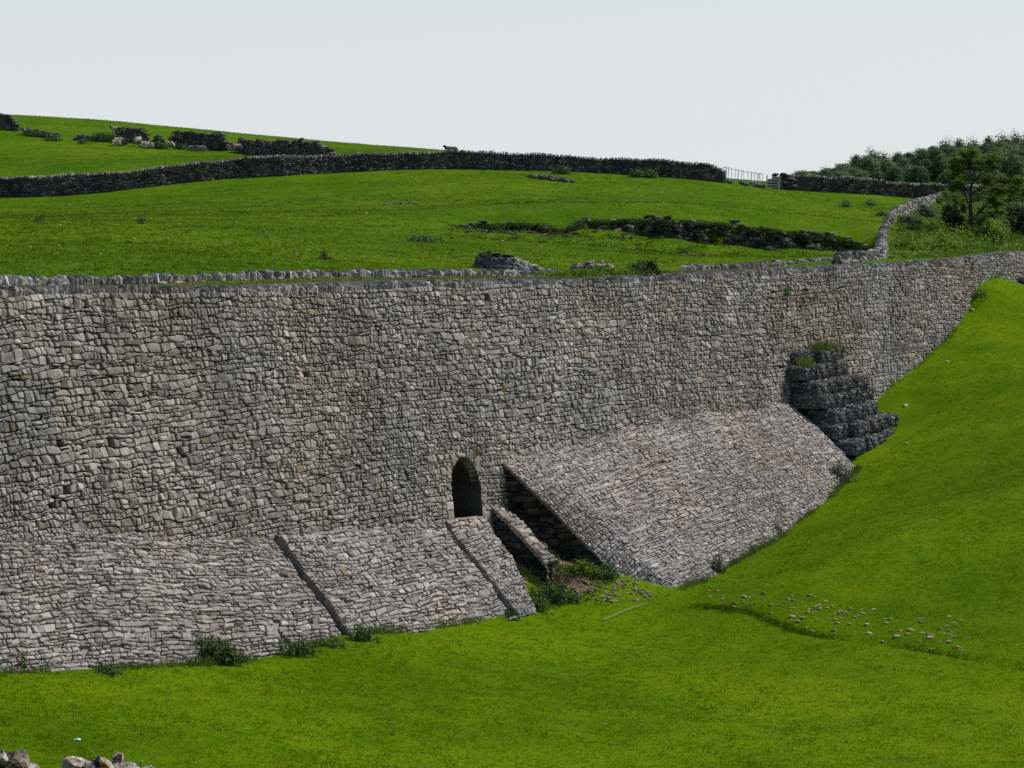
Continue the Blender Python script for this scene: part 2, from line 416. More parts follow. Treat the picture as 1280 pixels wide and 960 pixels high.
k = NT('bare_soil'); M['soil'] = k.done(k.ramp(k.noise(6, 6, .7), [(.3, (.09, .06, .035)), (.6, (.2, .14, .08)), (.8, (.3, .25, .18))]), .95, k.noise(20, 5, .7), .8, .03)
k = NT('bark'); M['bark'] = k.done(k.ramp(k.noise(6, 5, .7), [(.3, (.02, .017, .014)), (.7, (.06, .05, .04))]), .9, k.noise(30, 4, .7), .6, .02)
k = NT('weathered_wood'); M['timber'] = k.done(k.ramp(k.noise(8, 5, .7), [(.3, (.2, .185, .165)), (.7, (.34, .32, .295))]), .85)
k = NT('galvanised_metal'); M['metal'] = k.done(k.ramp(k.noise(5, 3), [(.3, (.34, .35, .36)), (.7, (.5, .51, .52))]), .5, spec=.5)
k = NT('gabion_wire'); M['wire'] = k.done((.08, .08, .085), .5, spec=.5)
k = NT('fleece'); M['fleece'] = k.done(k.mix(k.math('GREATER_THAN', k.attr(), .8), k.ramp(k.noise(9, 5, .7), [(.3, (.22, .18, .135)), (.7, (.42, .36, .29))]), (.03, .027, .025)), .95, k.noise(25, 4, .7), .8, .03)
k = NT('grey_fleece'); M['greyfleece'] = k.done(k.mix(k.math('GREATER_THAN', k.attr(), .8), k.ramp(k.noise(9, 5, .7), [(.3, (.1, .09, .085)), (.7, (.2, .185, .17))]), (.03, .027, .025)), .95, k.noise(25, 4, .7), .8, .03)
k = NT('raddle_mark'); M['raddle'] = k.done(k.ramp(k.noise(9, 4), [(.3, (.5, .2, .06)), (.7, (.65, .3, .12))]), .95)
k = NT('blue_plastic'); M['blue'] = k.done(k.ramp(k.noise(9, 2), [(.3, (.1, .42, .6)), (.7, (.4, .72, .85))]), .4, spec=.5)

# ------------------------------------------------------------------ the buttress lines
LA = [((-150, 653), (-52, 846)), ((-100, 655), (0, 842)), ((0, 655), (100, 838)), ((120, 660), (215, 832)), ((240, 666), (330, 822)), ((345, 672), (437, 795)), ((440, 664), (530, 785)), ((555, 656), (637, 768), -3.9), ((603, 648), (662, 762), -2.5)]
RA = [((625, 576), (766, 716), 1.5), ((640, 572), (805, 729), 1.95), ((655, 568), (845, 738), 2.55), ((700, 555), (872, 728)), ((750, 543), (905, 710)), ((830, 526), (965, 676)), ((900, 515), (1020, 635)), ((985, 503), (1072, 583))]
def apron_lines(L):
    T = []; B_ = []
    for a, b, *tb in L:
        t, w, z, Y = onwall(*a); t2 = tb[0] if tb else t; w2, z2, p = below(t2, *b); T.append((t, w - .05, z)); B_.append((t, w2, z2, t2))
    return np.array(T), np.array(B_)
LT, LB = apron_lines(LA); RT, RB = apron_lines(RA); LG, RG = LB[:, [3, 1, 2]], RB[:, [3, 1, 2]]     # foot lines along the ground
WB = [onwall(*q) for q in [(1080, 520), (1105, 490), (1140, 462), (1180, 425), (1210, 388), (1222, 362), (1250, 348), (1280, 342), (1320, 335), (1380, 326)]]

# ------------------------------------------------------------------ terrain
class TPS:
    def __init__(s, pts, reg=2e-5):
        p = np.array(pts, float); s.x = p[:, :2] / 50; n = len(p); z = p[:, 2]
        K = s.k(s.x, s.x) + np.eye(n) * reg; Q = np.c_[np.ones(n), s.x]
        A = np.block([[K, Q], [Q.T, np.zeros((3, 3))]]); s.w = np.linalg.solve(A, np.r_[z, 0, 0, 0])
    def k(s, a, b):
        d2 = ((a[:, None, :] - b[None]) ** 2).sum(-1); return .5 * d2 * np.log(d2 + 1e-12)
    def __call__(s, X, Y):
        X = np.asarray(X, float); sh = X.shape; q = np.c_[X.ravel(), np.asarray(Y, float).ravel()] / 50
        return (s.k(q, s.x) @ s.w[:-3] + np.c_[np.ones(len(q)), q] @ s.w[-3:]).reshape(sh)
low = []
for t, w, z in LG: low.append((*P(t, w), z))
for t, w, z in RG: low.append((*P(t, w), z))
for t, w, z, Y in WB[1:]: low.append((*P(t, w), z))
for t, px, py in ((24.6, 1074, 570), (26.8, 1096, 553), (29.5, 1122, 535)):
    w, z, p = below(t, px, py); low.append((*p, z))
for t, w, z in ((-1.6, .9, .9), (-.4, 2.2, .55), (1.2, 2.3, .58), (1.2, .9, .9)): low.append((*P(t, w), z))
for t, px, py in ((.35, 690, 701), (-.1, 660, 704), (-.3, 690, 735), (-1.6, 668, 750), (.2, 738, 733), (1.0, 790, 748)):
    w, z, p = below(t, px, py); low.append((*p, z))
for q in ((0, 960, 47), (330, 960, 49), (640, 960, 52), (960, 960, 53), (1280, 960, 55), (1280, 830, 65), (1170, 800, 68), (1040, 775, 71.5), (960, 762, 73.5), (660, 880, 60), (300, 890, 55),
          (1280, 700, 75), (1280, 600, 85), (1280, 480, 103), (1280, 400, 116), (1262, 362, 123), (1150, 640, 82), (1000, 720, 76), (1350, 350, 127)): low.append(tuple(at(*q)))
for q in ((-14, 30, 3.1), (0, 30, 2.6), (12, 30, 2.2), (0, 12, 7.6), (-6, 12, 7.8), (6, 12, 7.4), (0, 0, 9.0), (-20, 20, 6), (20, 20, 5), (0, -15, 9.5), (50, 70, 4), (60, 110, 10), (40, 40, 1.5)): low.append(q)
LOW = TPS(low)
ditch = np.array([at(x, y, Y)[:2] for x, y, Y in ((870, 747, 76.2), (930, 757, 74), (1000, 778, 71), (1080, 795, 69), (1170, 808, 67), (1280, 831, 64.8), (1400, 850, 62))])
def seg_dist(X, Y, pl):
    best = np.full(np.shape(X), 1e9)
    for a, b in zip(pl[:-1], pl[1:]):
        d = b - a; f = np.clip(((X - a[0]) * d[0] + (Y - a[1]) * d[1]) / (d @ d), 0, 1)
        best = np.minimum(best, np.hypot(X - a[0] - f * d[0], Y - a[1] - f * d[1]))
    return best
def bumps(X, Y, a=1.):
    return a * (.05 * np.sin(X * .9 + 1.3 * np.sin(Y * .35)) * np.sin(Y * .7 + .8 * np.sin(X * .5)) + .02 * np.sin(X * 2.7 + Y * 1.1) * np.sin(Y * 2.3 - X * .8))
def zlow(X, Y):
    X = np.asarray(X, float); Y = np.asarray(Y, float)
    d = seg_dist(X, Y, ditch)
    return LOW(X, Y) + bumps(X, Y, .6) - (.09 * np.exp(-(d / .22) ** 2) + .02 * np.exp(-(d / .8) ** 2)) * np.clip((X - ditch[0, 0]) / 4, 0, 1)

up = []
for px in (-240, -60, 0, 100, 200, 320, 430, 540, 640, 740, 850, 960, 1060, 1160, 1230, 1290, 1380):
    t, Y, z = plane(px, 345, -.4); up.append((*P(t, -.4), ztop(t) - .1))
W2A = [(-240, 351), (-60, 350), (0, 349), (160, 347), (320, 342), (480, 340), (640, 339.5), (692, 339.5)]
W2B = [(850, 335), (960, 329), (1045, 323)]
def w2line(L, w=-5.4):
    r = []
    for px, py in L:
        t, Y, z = plane(px, py, w); r.append((t, z))
    return r
for L in (W2A, W2B):
    for t, z in w2line(L): up.append((*P(t, -5.3), z - .2)); up.append((*P(t, -7.2), z - .02))
for px, py in ((720, 340), (780, 341)):
    t, Y, z = plane(px, py, -5.4); up.append((*P(t, -5.4), z))
for px, py in ((1100, 324), (1160, 321), (1220, 315), (1280, 310), (1350, 304)):
    t, Y, z = plane(px, py, -3); up.append((*P(t, -3), z))
UPP = [(-40, 250, 188), (0, 247, 190), (130, 240, 191), (230, 229, 193), (320, 221, 195), (410, 216, 197), (500, 212, 199), (600, 211.5, 200), (700, 214, 200), (800, 219, 199), (900, 228, 197), (950, 234, 198),
       (1000, 238, 200), (1090, 243, 200), (1180, 249, 200), (1240, 252, 203),
       (100, 203, 208), (10, 163, 245), (60, 172, 242), (150, 179, 239), (250, 187, 238), (330, 195, 226), (0, 205, 212), (230, 200, 214), (390, 193, 214),
       (-40, 143, 282), (0, 145, 280), (80, 147, 275), (200, 157, 270), (350, 172, 262), (480, 183, 250), (560, 190, 240), (640, 200, 236), (700, 207, 235), (800, 214, 238), (900, 224, 240), (960, 230, 240),
       (820, 273, 136.5), (880, 277, 136.5), (960, 286, 136), (1050, 296, 135), (820, 298, 133.6), (880, 306, 133.3), (960, 312, 132.6), (1050, 317, 131.6),
       (720, 278, 136), (720, 297, 130), (600, 280, 134), (600, 296, 128), (500, 260, 150), (300, 285, 120), (100, 300, 105), (-20, 300, 100), 
       (1150, 300, 133), (1230, 295, 137), (1290, 290, 138), (1190, 278, 160), (1280, 270, 165),
       (1000, 236, 290), (1100, 236, 290), (1200, 236, 290), (1300, 236, 290), (1000, 232, 330), (1150, 214, 345), (1300, 200, 345), (930, 236, 290), (880, 232, 290), (1400, 236, 290)]
CWP = ((1046, 330, 109), (1075, 328, 111.5), (1099, 323, 114), (1102, 318, 121), (1102, 305, 133), (1115, 283, 150), (1139, 270, 170), (1164, 261, 187), (1179, 256, 197))
for q in CWP[2:]: up.append(tuple(at(*q)))
for q in UPP: up.append(tuple(at(*q)))
for x, y, z in ((-70, 340, 22), (-30, 330, 22), (10, 320, 17), (40, 400, 17), (-60, 400, 20), (110, 400, 26), (-60, 200, 16), (70, 200, 15.5), (70, 140, 11.5)): up.append((x, y, z))
UP = TPS(up, 2e-4)
qf = [(566, 286, 289), (590, 283, 290), (620, 281, 294), (650, 279, 293), (680, 281, 296), (696, 287, 300), (706, 290, 296), (722, 279, 287), (750, 276, 288), (780, 275, 292), (800, 275, 296), (830, 275, 299), (870, 277, 304), (905, 280, 308), (940, 285, 311), (985, 290, 312), (1020, 292, 314), (1050, 297, 318), (1078, 308, 320), (1090, 314, 320)]
qb = np.array([at(x, b_, 134.2 + .3 * math.sin(x * .05)) for x, a_, b_ in qf]); qh = np.array([(b_ - a_) / F * 134 for x, a_, b_ in qf]); qs = np.r_[0, np.cumsum(np.linalg.norm(np.diff(qb, axis=0), axis=1))]
def carve(X, Y, z):
    Yf = np.interp(X, qb[:, 0], qb[:, 1]); zb = np.interp(X, qb[:, 0], qb[:, 2]); h = np.interp(X, qb[:, 0], qh)
    e = np.clip((X - qb[0, 0]) / 1.2 + .3, 0, 1) * np.clip((qb[-1, 0] - X) / 1.0 + .3, 0, 1) * (X > qb[0, 0] - 2) * (X < qb[-1, 0] + 2); d = Y - Yf - .75
    wf = e * np.exp(-(d / 4.) ** 2) * (d < 0); wb = e * np.exp(-(d / 4.) ** 2) * (d >= 0)
    return z * (1 - wf - wb) + zb * wf + (zb + h) * wb
def zup(X, Y):
    X = np.asarray(X, float); Y = np.asarray(Y, float)
    z = carve(X, Y, UP(X, Y)) + bumps(X * .6, Y * .6, np.clip((Y - 62) / 60, .15, .6))
    t_, w_ = tw(X, Y); near = np.clip((w_ + 4) / 1.5, 0, 1) * (t_ > -40) * (t_ < 75)
    cap = ztop(t_) - .09 + np.maximum(0, -w_ - .6) * .12
    z = np.where(near > 0, np.minimum(z, z * (1 - near) + cap * near), z)
    return z + .14 * np.exp(-((Y - 132) / 5.) ** 2) * np.exp(-((X - 6) / 9) ** 2) * np.sin(X * 1.9) * np.sin(Y * 1.4 + np.sin(X))
def terrain(name, fz, xs, ys, keep, mat):
    uu, vv = np.meshgrid(xs, ys, indexing='ij'); z = fz(uu, vv); t, w = tw(uu, vv)
    a, b = len(xs), len(ys); i = np.arange((a - 1) * (b - 1)); r, c = i // (b - 1), i % (b - 1)
    q = np.stack([r * b + c, (r + 1) * b + c, (r + 1) * b + c + 1, r * b + c + 1], 1)
    kk = keep(t, w).ravel(); q = q[kk[q].all(1)]
    mb = MB(); mb.addn(np.stack([uu.ravel(), vv.ravel(), z.ravel()], 1), q, .5)
    return tag(obj(name, mb, mat, smooth=True), kind='structure')
terrain('field', zlow, np.concatenate([np.arange(-45, 4, .35), np.arange(4, 22, .2), np.arange(22, 75, .45)]), np.concatenate([np.arange(-20, 42, .8), np.arange(42, 60, .3), np.arange(60, 80, .16), np.arange(80, 150, .35)]), lambda t, w: (w > -.9) | (t < -60), M['turf'])
terrain('hillside', zup, np.arange(-90, 125, .75), np.concatenate([np.arange(50, 125, .5), np.arange(125, 140, .25), np.arange(140, 205, .6), np.arange(205, 300, 1.2), np.arange(300, 420, 3.)]), lambda t, w: w < -.25, M['hillturf'])
mb = MB(); ang = np.linspace(0, 2 * math.pi, 65)[:-1]
mb.add([(700 * math.cos(a), 100 + 700 * math.sin(a), -3) for a in ang], [tuple(range(64))])
tag(obj('distant_ground', mb, M['hillturf']), kind='structure')

# ------------------------------------------------------------------ the great wall
_zb = sorted([(t, z - .75) for t, w, z in LT] + [(-.5, -.9), (.4, -.9)] + [(t, z - .35) for t, w, z in RT[1:]] + [(24, 2.5)] + [(t, z - .5) for t, w, z, Y in WB])
ZBT = np.array([a for a, b in _zb]); ZBZ = np.array([b for a, b in _zb])
def zbot(t): return np.interp(t, ZBT, ZBZ)
def WS(u, z):
    zt = ztop(u); bow = .04 * np.sin(u * .23 + 1) + .015 * np.sin(u * .61 + z * .4) - .10 * np.exp(-((u + 1.7) / 2.2) ** 2) * np.clip((z - 3.6) / 3, 0, 1) * np.clip((9.5 - z) / 3, 0, 1)
    w = BAT * (zt - z) + bow
    return np.stack([O[0] + D[0] * u + N[0] * w, O[1] + D[1] * u + N[1] * w, z], -1)
AT0 = onwall(563, 600)[0]; AT1 = onwall(597, 600)[0]; AC = (AT0 + AT1) / 2; AR = (AT1 - AT0) / 2 + .02; ASP = onwall(578, 572)[2] - AR * 1.22
def in_arch(u, z, m=0.):
    return (abs(u - AC) < AR + m) & ((z < ASP) | (((u - AC) / (AR + m)) ** 2 + ((z - ASP) / (AR * 1.22 + m)) ** 2 < 1))
def arch_fix(UV):
    u, z = UV[:, 0].copy(), UV[:, 1].copy(); i = in_arch(u, z, .03)
    lo = i & (z < ASP); u[lo] = AC + np.sign(u[lo] - AC) * (AR + .03)
    hi = i & (z >= ASP); a = np.arctan2((z[hi] - ASP) / (AR * 1.22 + .03), (u[hi] - AC) / (AR + .03))
    u[hi] = AC + np.cos(a) * (AR + .03); z[hi] = ASP + np.sin(a) * (AR * 1.22 + .03)
    return np.stack([u, z], 1)
PT0, PT1 = onwall(962, 400)[0], onwall(1062, 400)[0]; PZ1 = onwall(1010, 362)[2]; PZ0 = 6.0
def in_patch(u, z): return PT0 < u < PT1 + .3 * (7 - z) * .3 and PZ0 < z < PZ1
wall = thing('retaining_wall', 'huge grey dry stone retaining wall with arched opening crossing the whole picture', 'stone wall', p3(0, 1, 0))
mb = MB()
def keepw(u, z): return zbot(u) < z < ztop(u) - .26 and not in_arch(u, z, .02)
HT, _, HZ, _ = onwall(74, 618)
pol = []
def keep1(u, z): return keepw(u, z) and not in_patch(u, z) and random.random() > .004 and not (((u - HT) / .5) ** 2 + ((z - HZ) / .4) ** 2 < 1 and random.random() < .3)
pol += courses(-38, 68, -1.4, 11.9, .185, .148, .0105, -.25, keep=keep1, fine=8.4)
pol += courses(PT0, PT1 + .5, PZ0 - .3, PZ1 + .3, .27, .175, .013, -.05, keep=lambda u, z: in_patch(u, z))
def tint_wall(c):
    r = random.random()
    if in_patch(c[0], c[1]): return 2 + r * .99
    return r
lay(mb, pol, WS, 1, depth=.2, bev=.017, lift=.034, tintf=tint_wall, tilt=.24, fix=arch_fix)
obj('stone_face', mb, M['wall'], wall)
# hearting behind the face, with a real hole at the arch, and the wall's own back
mb = MB()
us = np.unique(np.concatenate([np.arange(-38, 69, .6), np.linspace(AC - AR, AC + AR, 17)]))
for u0, u1 in zip(us[:-1], us[1:]):
    um = (u0 + u1) / 2; inside = abs(um - AC) < AR
    zz = []
    for u in (u0, u1):
        zb = zbot(u) - .3
        if inside:
            q = min(1, abs(u - AC) / AR); zb = ASP + AR * 1.22 * math.sqrt(max(0, 1 - q * q))
        zz.append((zb, ztop(u) - .16))
    f0, f1 = np.linspace(zz[0][0], zz[0][1], 9), np.linspace(zz[1][0], zz[1][1], 9)
    g = []
    for k in range(9):
        for u, z in ((u0, f0[k]), (u1, f1[k])):
            q = WS(np.array([u]), np.array([z]))[0]; q[:2] -= N * .13; g.append(q)
    mb.add(g, [(2 * k, 2 * k + 1, 2 * k + 3, 2 * k + 2) for k in range(8)], .4)
    tA, tB = p3(u0, -.9, ztop(u0) - .04), p3(u1, -.9, ztop(u1) - .04)
    mb.add([g[16], g[17], tB, tA, p3(u1, -.9, 5), p3(u0, -.9, 5)], [(0, 1, 2, 3), (3, 2, 4, 5)], .4)
obj('hearting', mb, M['shade'], wall)
# coping of slabs set on edge
def coping(mb, path, hgt, th, dep, lean=.3, jit=.2, tintf=None):
    """path(s) -> point and unit direction; slabs stand across the wall"""
    s = 0; L = path.length
    while s < L:
        b = th * U(.6, 1.6); p, d = path(s + b / 2); nrm = np.array([d[1], -d[0], 0])
        a = lean + U(-.2, .2); upv = np.array([0, 0, 1.]) * math.cos(a) + np.array([d[0], d[1], 0]) * math.sin(a)
        fx = np.cross(nrm, upv); h = hgt * U(.7, 1.25)
        slab(mb, p + upv * h * .42 + nrm * U(-.05, .05), (fx, nrm, upv), (b, dep * U(.7, 1.15), h), jit, tintf() if tintf else random.random())
        s += b * 1.3
class TPath:
    def __init__(s, t0, t1, w, zf): s.t0 = t0; s.length = t1 - t0; s.w = w; s.zf = zf
    def __call__(s, q): t = s.t0 + q; return p3(t, s.w, s.zf(t)), np.array([D[0], D[1]])
mb = MB(); coping(mb, TPath(-38, 68, -.2, lambda t: ztop(t) - .33), .28, .07, .4, .42); obj('coping', mb, M['cope'], wall)
# arch ring and the tunnel behind it
mb = MB(); m = 19
def edge_pt(f):
    a = math.pi * f; return np.array([AC + AR * math.cos(a), ASP + AR * 1.22 * math.sin(a)])
for i in range(m):
    a0, a1 = i / m + .006, (i + 1) / m - .006; A = edge_pt(a0); Bp = edge_pt(a1); c = (A + Bp) / 2; o = c - np.array([AC, ASP - .3]); o /= np.linalg.norm(o); l = U(.34, .46)
    q = np.array([A, Bp, Bp + o * l, A + o * l]); 
    if np.cross(q[1] - q[0], q[2] - q[0]) < 0: q = q[::-1]
    lay(mb, [q], WS, 1, depth=.3, bev=.02, lift=.03, tilt=.04)
for sd in (-1, 1):
    z = ASP
    while z > -1:
        h = U(.2, .34); l = U(.3, .6); x0 = AC + sd * AR; x1 = x0 + sd * l; q = np.array([(min(x0, x1), z - h + .02), (max(x0, x1), z - h + .02), (max(x0, x1), z - .01), (min(x0, x1), z - .01)])
        lay(mb, [q], WS, 1, depth=.3, bev=.02, lift=.03, tilt=.04); z -= h
obj('arch_ring', mb, M['wall'], wall)
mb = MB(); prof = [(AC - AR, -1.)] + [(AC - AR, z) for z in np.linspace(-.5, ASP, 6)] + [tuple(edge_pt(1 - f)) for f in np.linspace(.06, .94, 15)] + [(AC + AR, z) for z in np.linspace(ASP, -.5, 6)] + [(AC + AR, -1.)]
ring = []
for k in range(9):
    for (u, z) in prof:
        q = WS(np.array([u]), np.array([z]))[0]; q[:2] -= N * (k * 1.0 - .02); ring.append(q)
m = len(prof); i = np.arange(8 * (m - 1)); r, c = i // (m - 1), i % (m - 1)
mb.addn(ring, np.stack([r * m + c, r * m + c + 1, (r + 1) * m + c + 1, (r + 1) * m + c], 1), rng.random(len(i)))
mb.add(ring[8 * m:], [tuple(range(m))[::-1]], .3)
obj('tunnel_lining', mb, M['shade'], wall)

# ------------------------------------------------------------------ sloping buttresses
def linei(A, t): return np.stack([np.interp(t, A[:, 0], A[:, 1]), np.interp(t, A[:, 0], A[:, 2])], -1)
def apron_surface(T, B_, Lv, proud=0., sag=.06):
    def S(u, v):
        a = linei(T, u); b = linei(B_, u); q = v / np.linalg.norm(b - a, axis=-1); m = a + (b - a) * q[..., None]
        d = b - a; nn = np.stack([-d[..., 1], d[..., 0]], -1); nn /= np.linalg.norm(nn, axis=-1)[..., None]
        amp = proud + sag * np.sin(np.clip(q, 0, 1) * math.pi) + .05 * np.sin(u * .9 + q * 3) + .03 * np.sin(u * 2.1 - q * 5)
        m = m + nn * np.sign(nn[..., 1:2]) * amp[..., None]
        u = u + np.interp(u, B_[:, 0], B_[:, 3] - B_[:, 0]) * q
        return np.stack([O[0] + D[0] * u + N[0] * m[..., 0], O[1] + D[1] * u + N[1] * m[..., 0], m[..., 1]], -1)
    return S
def skirt(mb, S, line, d0, d1, sgn, tint=.3):
    """side face under an edge of the surface: line = list of (u, v); drops straight down"""
    u = np.array([a for a, b in line]); v = np.array([b for a, b in line]); p = S(u, v); q = p.copy(); p = p.copy(); p[:, 2] += d0; q[:, 2] -= d1
    k = len(p); vs = np.concatenate([p, q]); f = [(i, i + 1, k + i + 1, k + i) for i in range(k - 1)]
    mb.add(vs, f if sgn > 0 else [x[::-1] for x in f], tint)
butt = thing('stone_buttress', 'long sloping stone apron in three stepped panels against the wall left of the arch', 'buttress', p3(-12, 2, -.2))
LL = 4.6
def alen(T, B_, u): return float(np.linalg.norm(linei(B_, np.array([u])) - linei(T, np.array([u]))))
g1 = LT[5, 0]; g2 = LT[7, 0]
for (a, b, pr, su, sv) in ((-37.5, g1 - .13, -.05, .21, .118), (g1 + .03, g2 - .1, .1, .225, .125), (g2 + .02, LT[-1, 0] + .02, .2, .225, .125)):
    S0 = apron_surface(LT, LB, LL, pr); mb = MB()
    def S(u, v, S0=S0): return S0(u + .045 * np.sin(v * 2.9 + pr * 9) + .025 * np.sin(v * 7 + pr), v)
    pol = courses(a - .3, b + .3, -.2, LL + .5, su, sv, .013, -.05, clip=[(-1, 0, -a), (1, 0, b)], keep=lambda u, v: a - .2 < u < b + .2 and -.02 < v < alen(LT, LB, u) + .35 and not (abs(u + 14.45 + .05 * math.sin(v * 3)) < .13 and v > 2.9) and random.random() > .006)
    lay(mb, pol, S, -1, depth=.14, bev=.016, lift=.026, tilt=.22)
    us = np.linspace(a, b + (.3 if b < -2 else 0), max(4, int((b - a) / .5))); sheet(mb, S, us, np.linspace(-.1, LL + .5, 12), -1, .1, d=.1)
    vv = np.linspace(-.1, LL + .2, 12)
    skirt(mb, S, [(a, v) for v in vv], -.06, .8, -1, .1); skirt(mb, S, [(b, v) for v in vv], -.06, 3.2, 1, .1)
    obj('buttress_panel', mb, M['apron'], butt)
rbut = thing('stone_buttress', 'broad sloping stone apron against the wall between the arch and the dark gabions', 'buttress', p3(12, 3, 0))
RL = 7.4; S = apron_surface(RT, RB, RL, 0., .07); mb = MB(); a, b = RT[0, 0], RT[-1, 0]
pol = courses(a - .3, b + .3, -.25, RL + .5, .205, .11, .0095, -.1, clip=[(-1, 0, -a), (1, 0, b)], keep=lambda u, v: a - .2 < u < b + .2 and -.1 < v < alen(RT, RB, u) + .4)
lay(mb, pol, S, -1, depth=.14, bev=.016, lift=.028, tilt=.24)
us = np.linspace(a, b, 50); sheet(mb, S, us, np.linspace(-.15, RL + .5, 16), -1, .1, d=.1)
skirt(mb, S, [(b, v) for v in np.linspace(-.1, RL + .3, 10)], -.06, 2.5, 1, .1)
obj('stone_face', mb, M['apron'], rbut)
# its upright cheek beside the arch, its shade painted into the stone colour
def cheek(mb, t, Wt, Zt, Wb, Zb, zlo, out=-1, su=.36, sv=.22, w0=None, ext=.5, skew=0.):
    w0 = Wt - .5 if w0 is None else w0
    def S(u, v): tt_ = t + skew * (u - Wt); return np.stack([O[0] + D[0] * tt_ + N[0] * u + 0 * v, O[1] + D[1] * tt_ + N[1] * u + 0 * v, v + 0 * u], -1)
    # under the line from (Wt, Zt) to (Wb, Zb)
    n = np.array([Zt - Zb, Wb - Wt]); n = n / np.linalg.norm(n); d = n @ np.array([Wt, Zt])
    pol = courses(w0, Wb + ext + .1, zlo, Zt + .3, su * .62, sv * .75, .013, 0, clip=[(n[0], n[1], d), (0, 1, Zt), (1, 0, Wb + ext)])
    lay(mb, pol, S, 1 if out > 0 else -1, depth=.15, bev=.04, lift=.045, tilt=.3)
    sl = (Zb - Zt) / (Wb - Wt); we = Wb + ext
    q = np.array([(w0, zlo), (we, zlo), (we, Zt + sl * (we - Wt) - .03), (Wt, Zt - .03), (w0, Zt - .03)]); v = S(q[:, 0], q[:, 1]); v[:, :2] -= D * out * .1
    mb.add(v, [tuple(range(5)) if out > 0 else tuple(range(5))[::-1]], .1)
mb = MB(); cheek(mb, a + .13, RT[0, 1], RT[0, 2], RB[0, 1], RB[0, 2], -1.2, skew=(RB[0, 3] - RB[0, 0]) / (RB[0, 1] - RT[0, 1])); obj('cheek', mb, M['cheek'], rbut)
# low wing wall inside the recess
tA = onwall(612, 635)[0]; wz = [onwall(612, 635)[1], 2.33]; w2, z2, _ = below(tA + .5, 690, 698); w2 += .1; z2 -= .25
wing = thing('wing_wall', 'low wedge of stone wall beside the arch, shade-darkened side with a pale sloping top', 'wing wall', p3(tA + .4, 2, .3))
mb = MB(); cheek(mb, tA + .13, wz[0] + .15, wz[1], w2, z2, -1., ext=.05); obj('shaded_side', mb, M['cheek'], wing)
mb = MB()
def SW(u, v):
    q = v / 3.2; w = wz[0] - .1 + (w2 + .2 - wz[0]) * q; z = wz[1] + .06 - np.clip(q - .08, 0, 2) * (wz[1] - z2) / .92 + .1 * np.sin(np.clip(q, 0, 1) * 3.14)
    t = tA + u; return np.stack([O[0] + D[0] * t + N[0] * w, O[1] + D[1] * t + N[1] * w, z], -1)
pol = courses(-.05, .85, -.1, 3.15, .3, .2, .013, 0, clip=[(-1, 0, .02), (1, 0, .76), (0, 1, 3.05)]); lay(mb, pol, SW, -1, depth=.14)
sheet(mb, SW, np.linspace(0, .75, 3), np.linspace(0, 3.05, 8), -1, .1, d=.08); skirt(mb, SW, [(.75, v) for v in np.linspace(0, 3.05, 8)], -.05, 2.5, 1, .1)
obj('sloping_top', mb, M['apron'], wing)

# ------------------------------------------------------------------ gabions
def gabion_proto(name, wd, hh, dp, label):
    root = thing(name, label, 'gabion', (0, 0, 0)); mb = MB()
    # faces: front +y' handled as local axes: x along, y outward, z up
    def lump(P_):
        x, y, z = P_[..., 0] / (wd / 2), P_[..., 1] / (dp / 2), (P_[..., 2] - hh / 2) / (hh / 2)
        b = (.03 + .05 * np.abs(np.sin(x * 4.2))) * np.clip(1 - x ** 6 * .95, 0, 1) * np.clip(1 - z ** 4, 0, 1); e = 1 - .02 * np.clip(np.abs(z), 0, 1) ** 4
        o = P_.copy(); o[..., 1] = (P_[..., 1] + np.sign(P_[..., 1]) * b) * e; o[..., 0] = P_[..., 0] * e * (1 + .03 * np.sin(z * 3 + y)); o[..., 2] = P_[..., 2] + .015 * np.sin(x * 4 + y * 2) 
        return o
    for face in range(5):
        if face == 0: S = lambda u, v: lump(np.stack([u, 0 * u + dp / 2, v], -1)); R = (-wd / 2, wd / 2, 0, hh); sg = -1
        if face == 1: S = lambda u, v: lump(np.stack([0 * u - wd / 2, u, v], -1)); R = (-dp / 2, dp / 2, 0, hh); sg = -1
        if face == 2: S = lambda u, v: lump(np.stack([0 * u + wd / 2, u, v], -1)); R = (-dp / 2, dp / 2, 0, hh); sg = 1
        if face == 3: S = lambda u, v: lump(np.stack([u, v, 0 * u + hh], -1)); R = (-wd / 2, wd / 2, -dp / 2, dp / 2); sg = 1
        if face == 4: S = lambda u, v: lump(np.stack([u, 0 * u - dp / 2, v], -1)); R = (-wd / 2, wd / 2, 0, hh); sg = 1
        pol = cells(R[0], R[1], R[2], R[3], .22, .16, gap=.016, jit=.25, wave=.02, clip=[(-1, 0, -R[0]), (1, 0, R[1]), (0, -1, -R[2]), (0, 1, R[3])])
        lay(mb, pol, S, sg, depth=.1, bev=.03, lift=.05, tilt=.5)
        sheet(mb, S, np.linspace(R[0], R[1], 9), np.linspace(R[2], R[3], 7), sg, .1, d=.07)
    obj('stone_fill', mb, M['dark'], root)
    mb = MB()
    for y in (-dp / 2, dp / 2):
        for x in np.linspace(-wd / 2, wd / 2, 7):
            pts = lump(np.array([(x, y, z) for z in np.linspace(0, hh, 5)])); pts[:, 1] += np.sign(y) * .06; tube(mb, pts, [.008] * 5, 3)
        for z in np.linspace(0.02, hh, 4):
            pts = lump(np.array([(x, y, z) for x in np.linspace(-wd / 2, wd / 2, 7)])); pts[:, 1] += np.sign(y) * .06; pts[:, 2] += .03 * (z > hh * .9); tube(mb, pts, [.008] * 7, 3)
    for x in (-wd / 2, wd / 2):
        for z in np.linspace(.02, hh, 4):
            pts = lump(np.array([(x, y, z) for y in np.linspace(-dp / 2, dp / 2, 5)])); pts[:, 0] += np.sign(x) * .05; pts[:, 2] += .03 * (z > hh * .9); tube(mb, pts, [.008] * 5, 3)
    obj('wire_basket', mb, M['wire'], root)
    return root
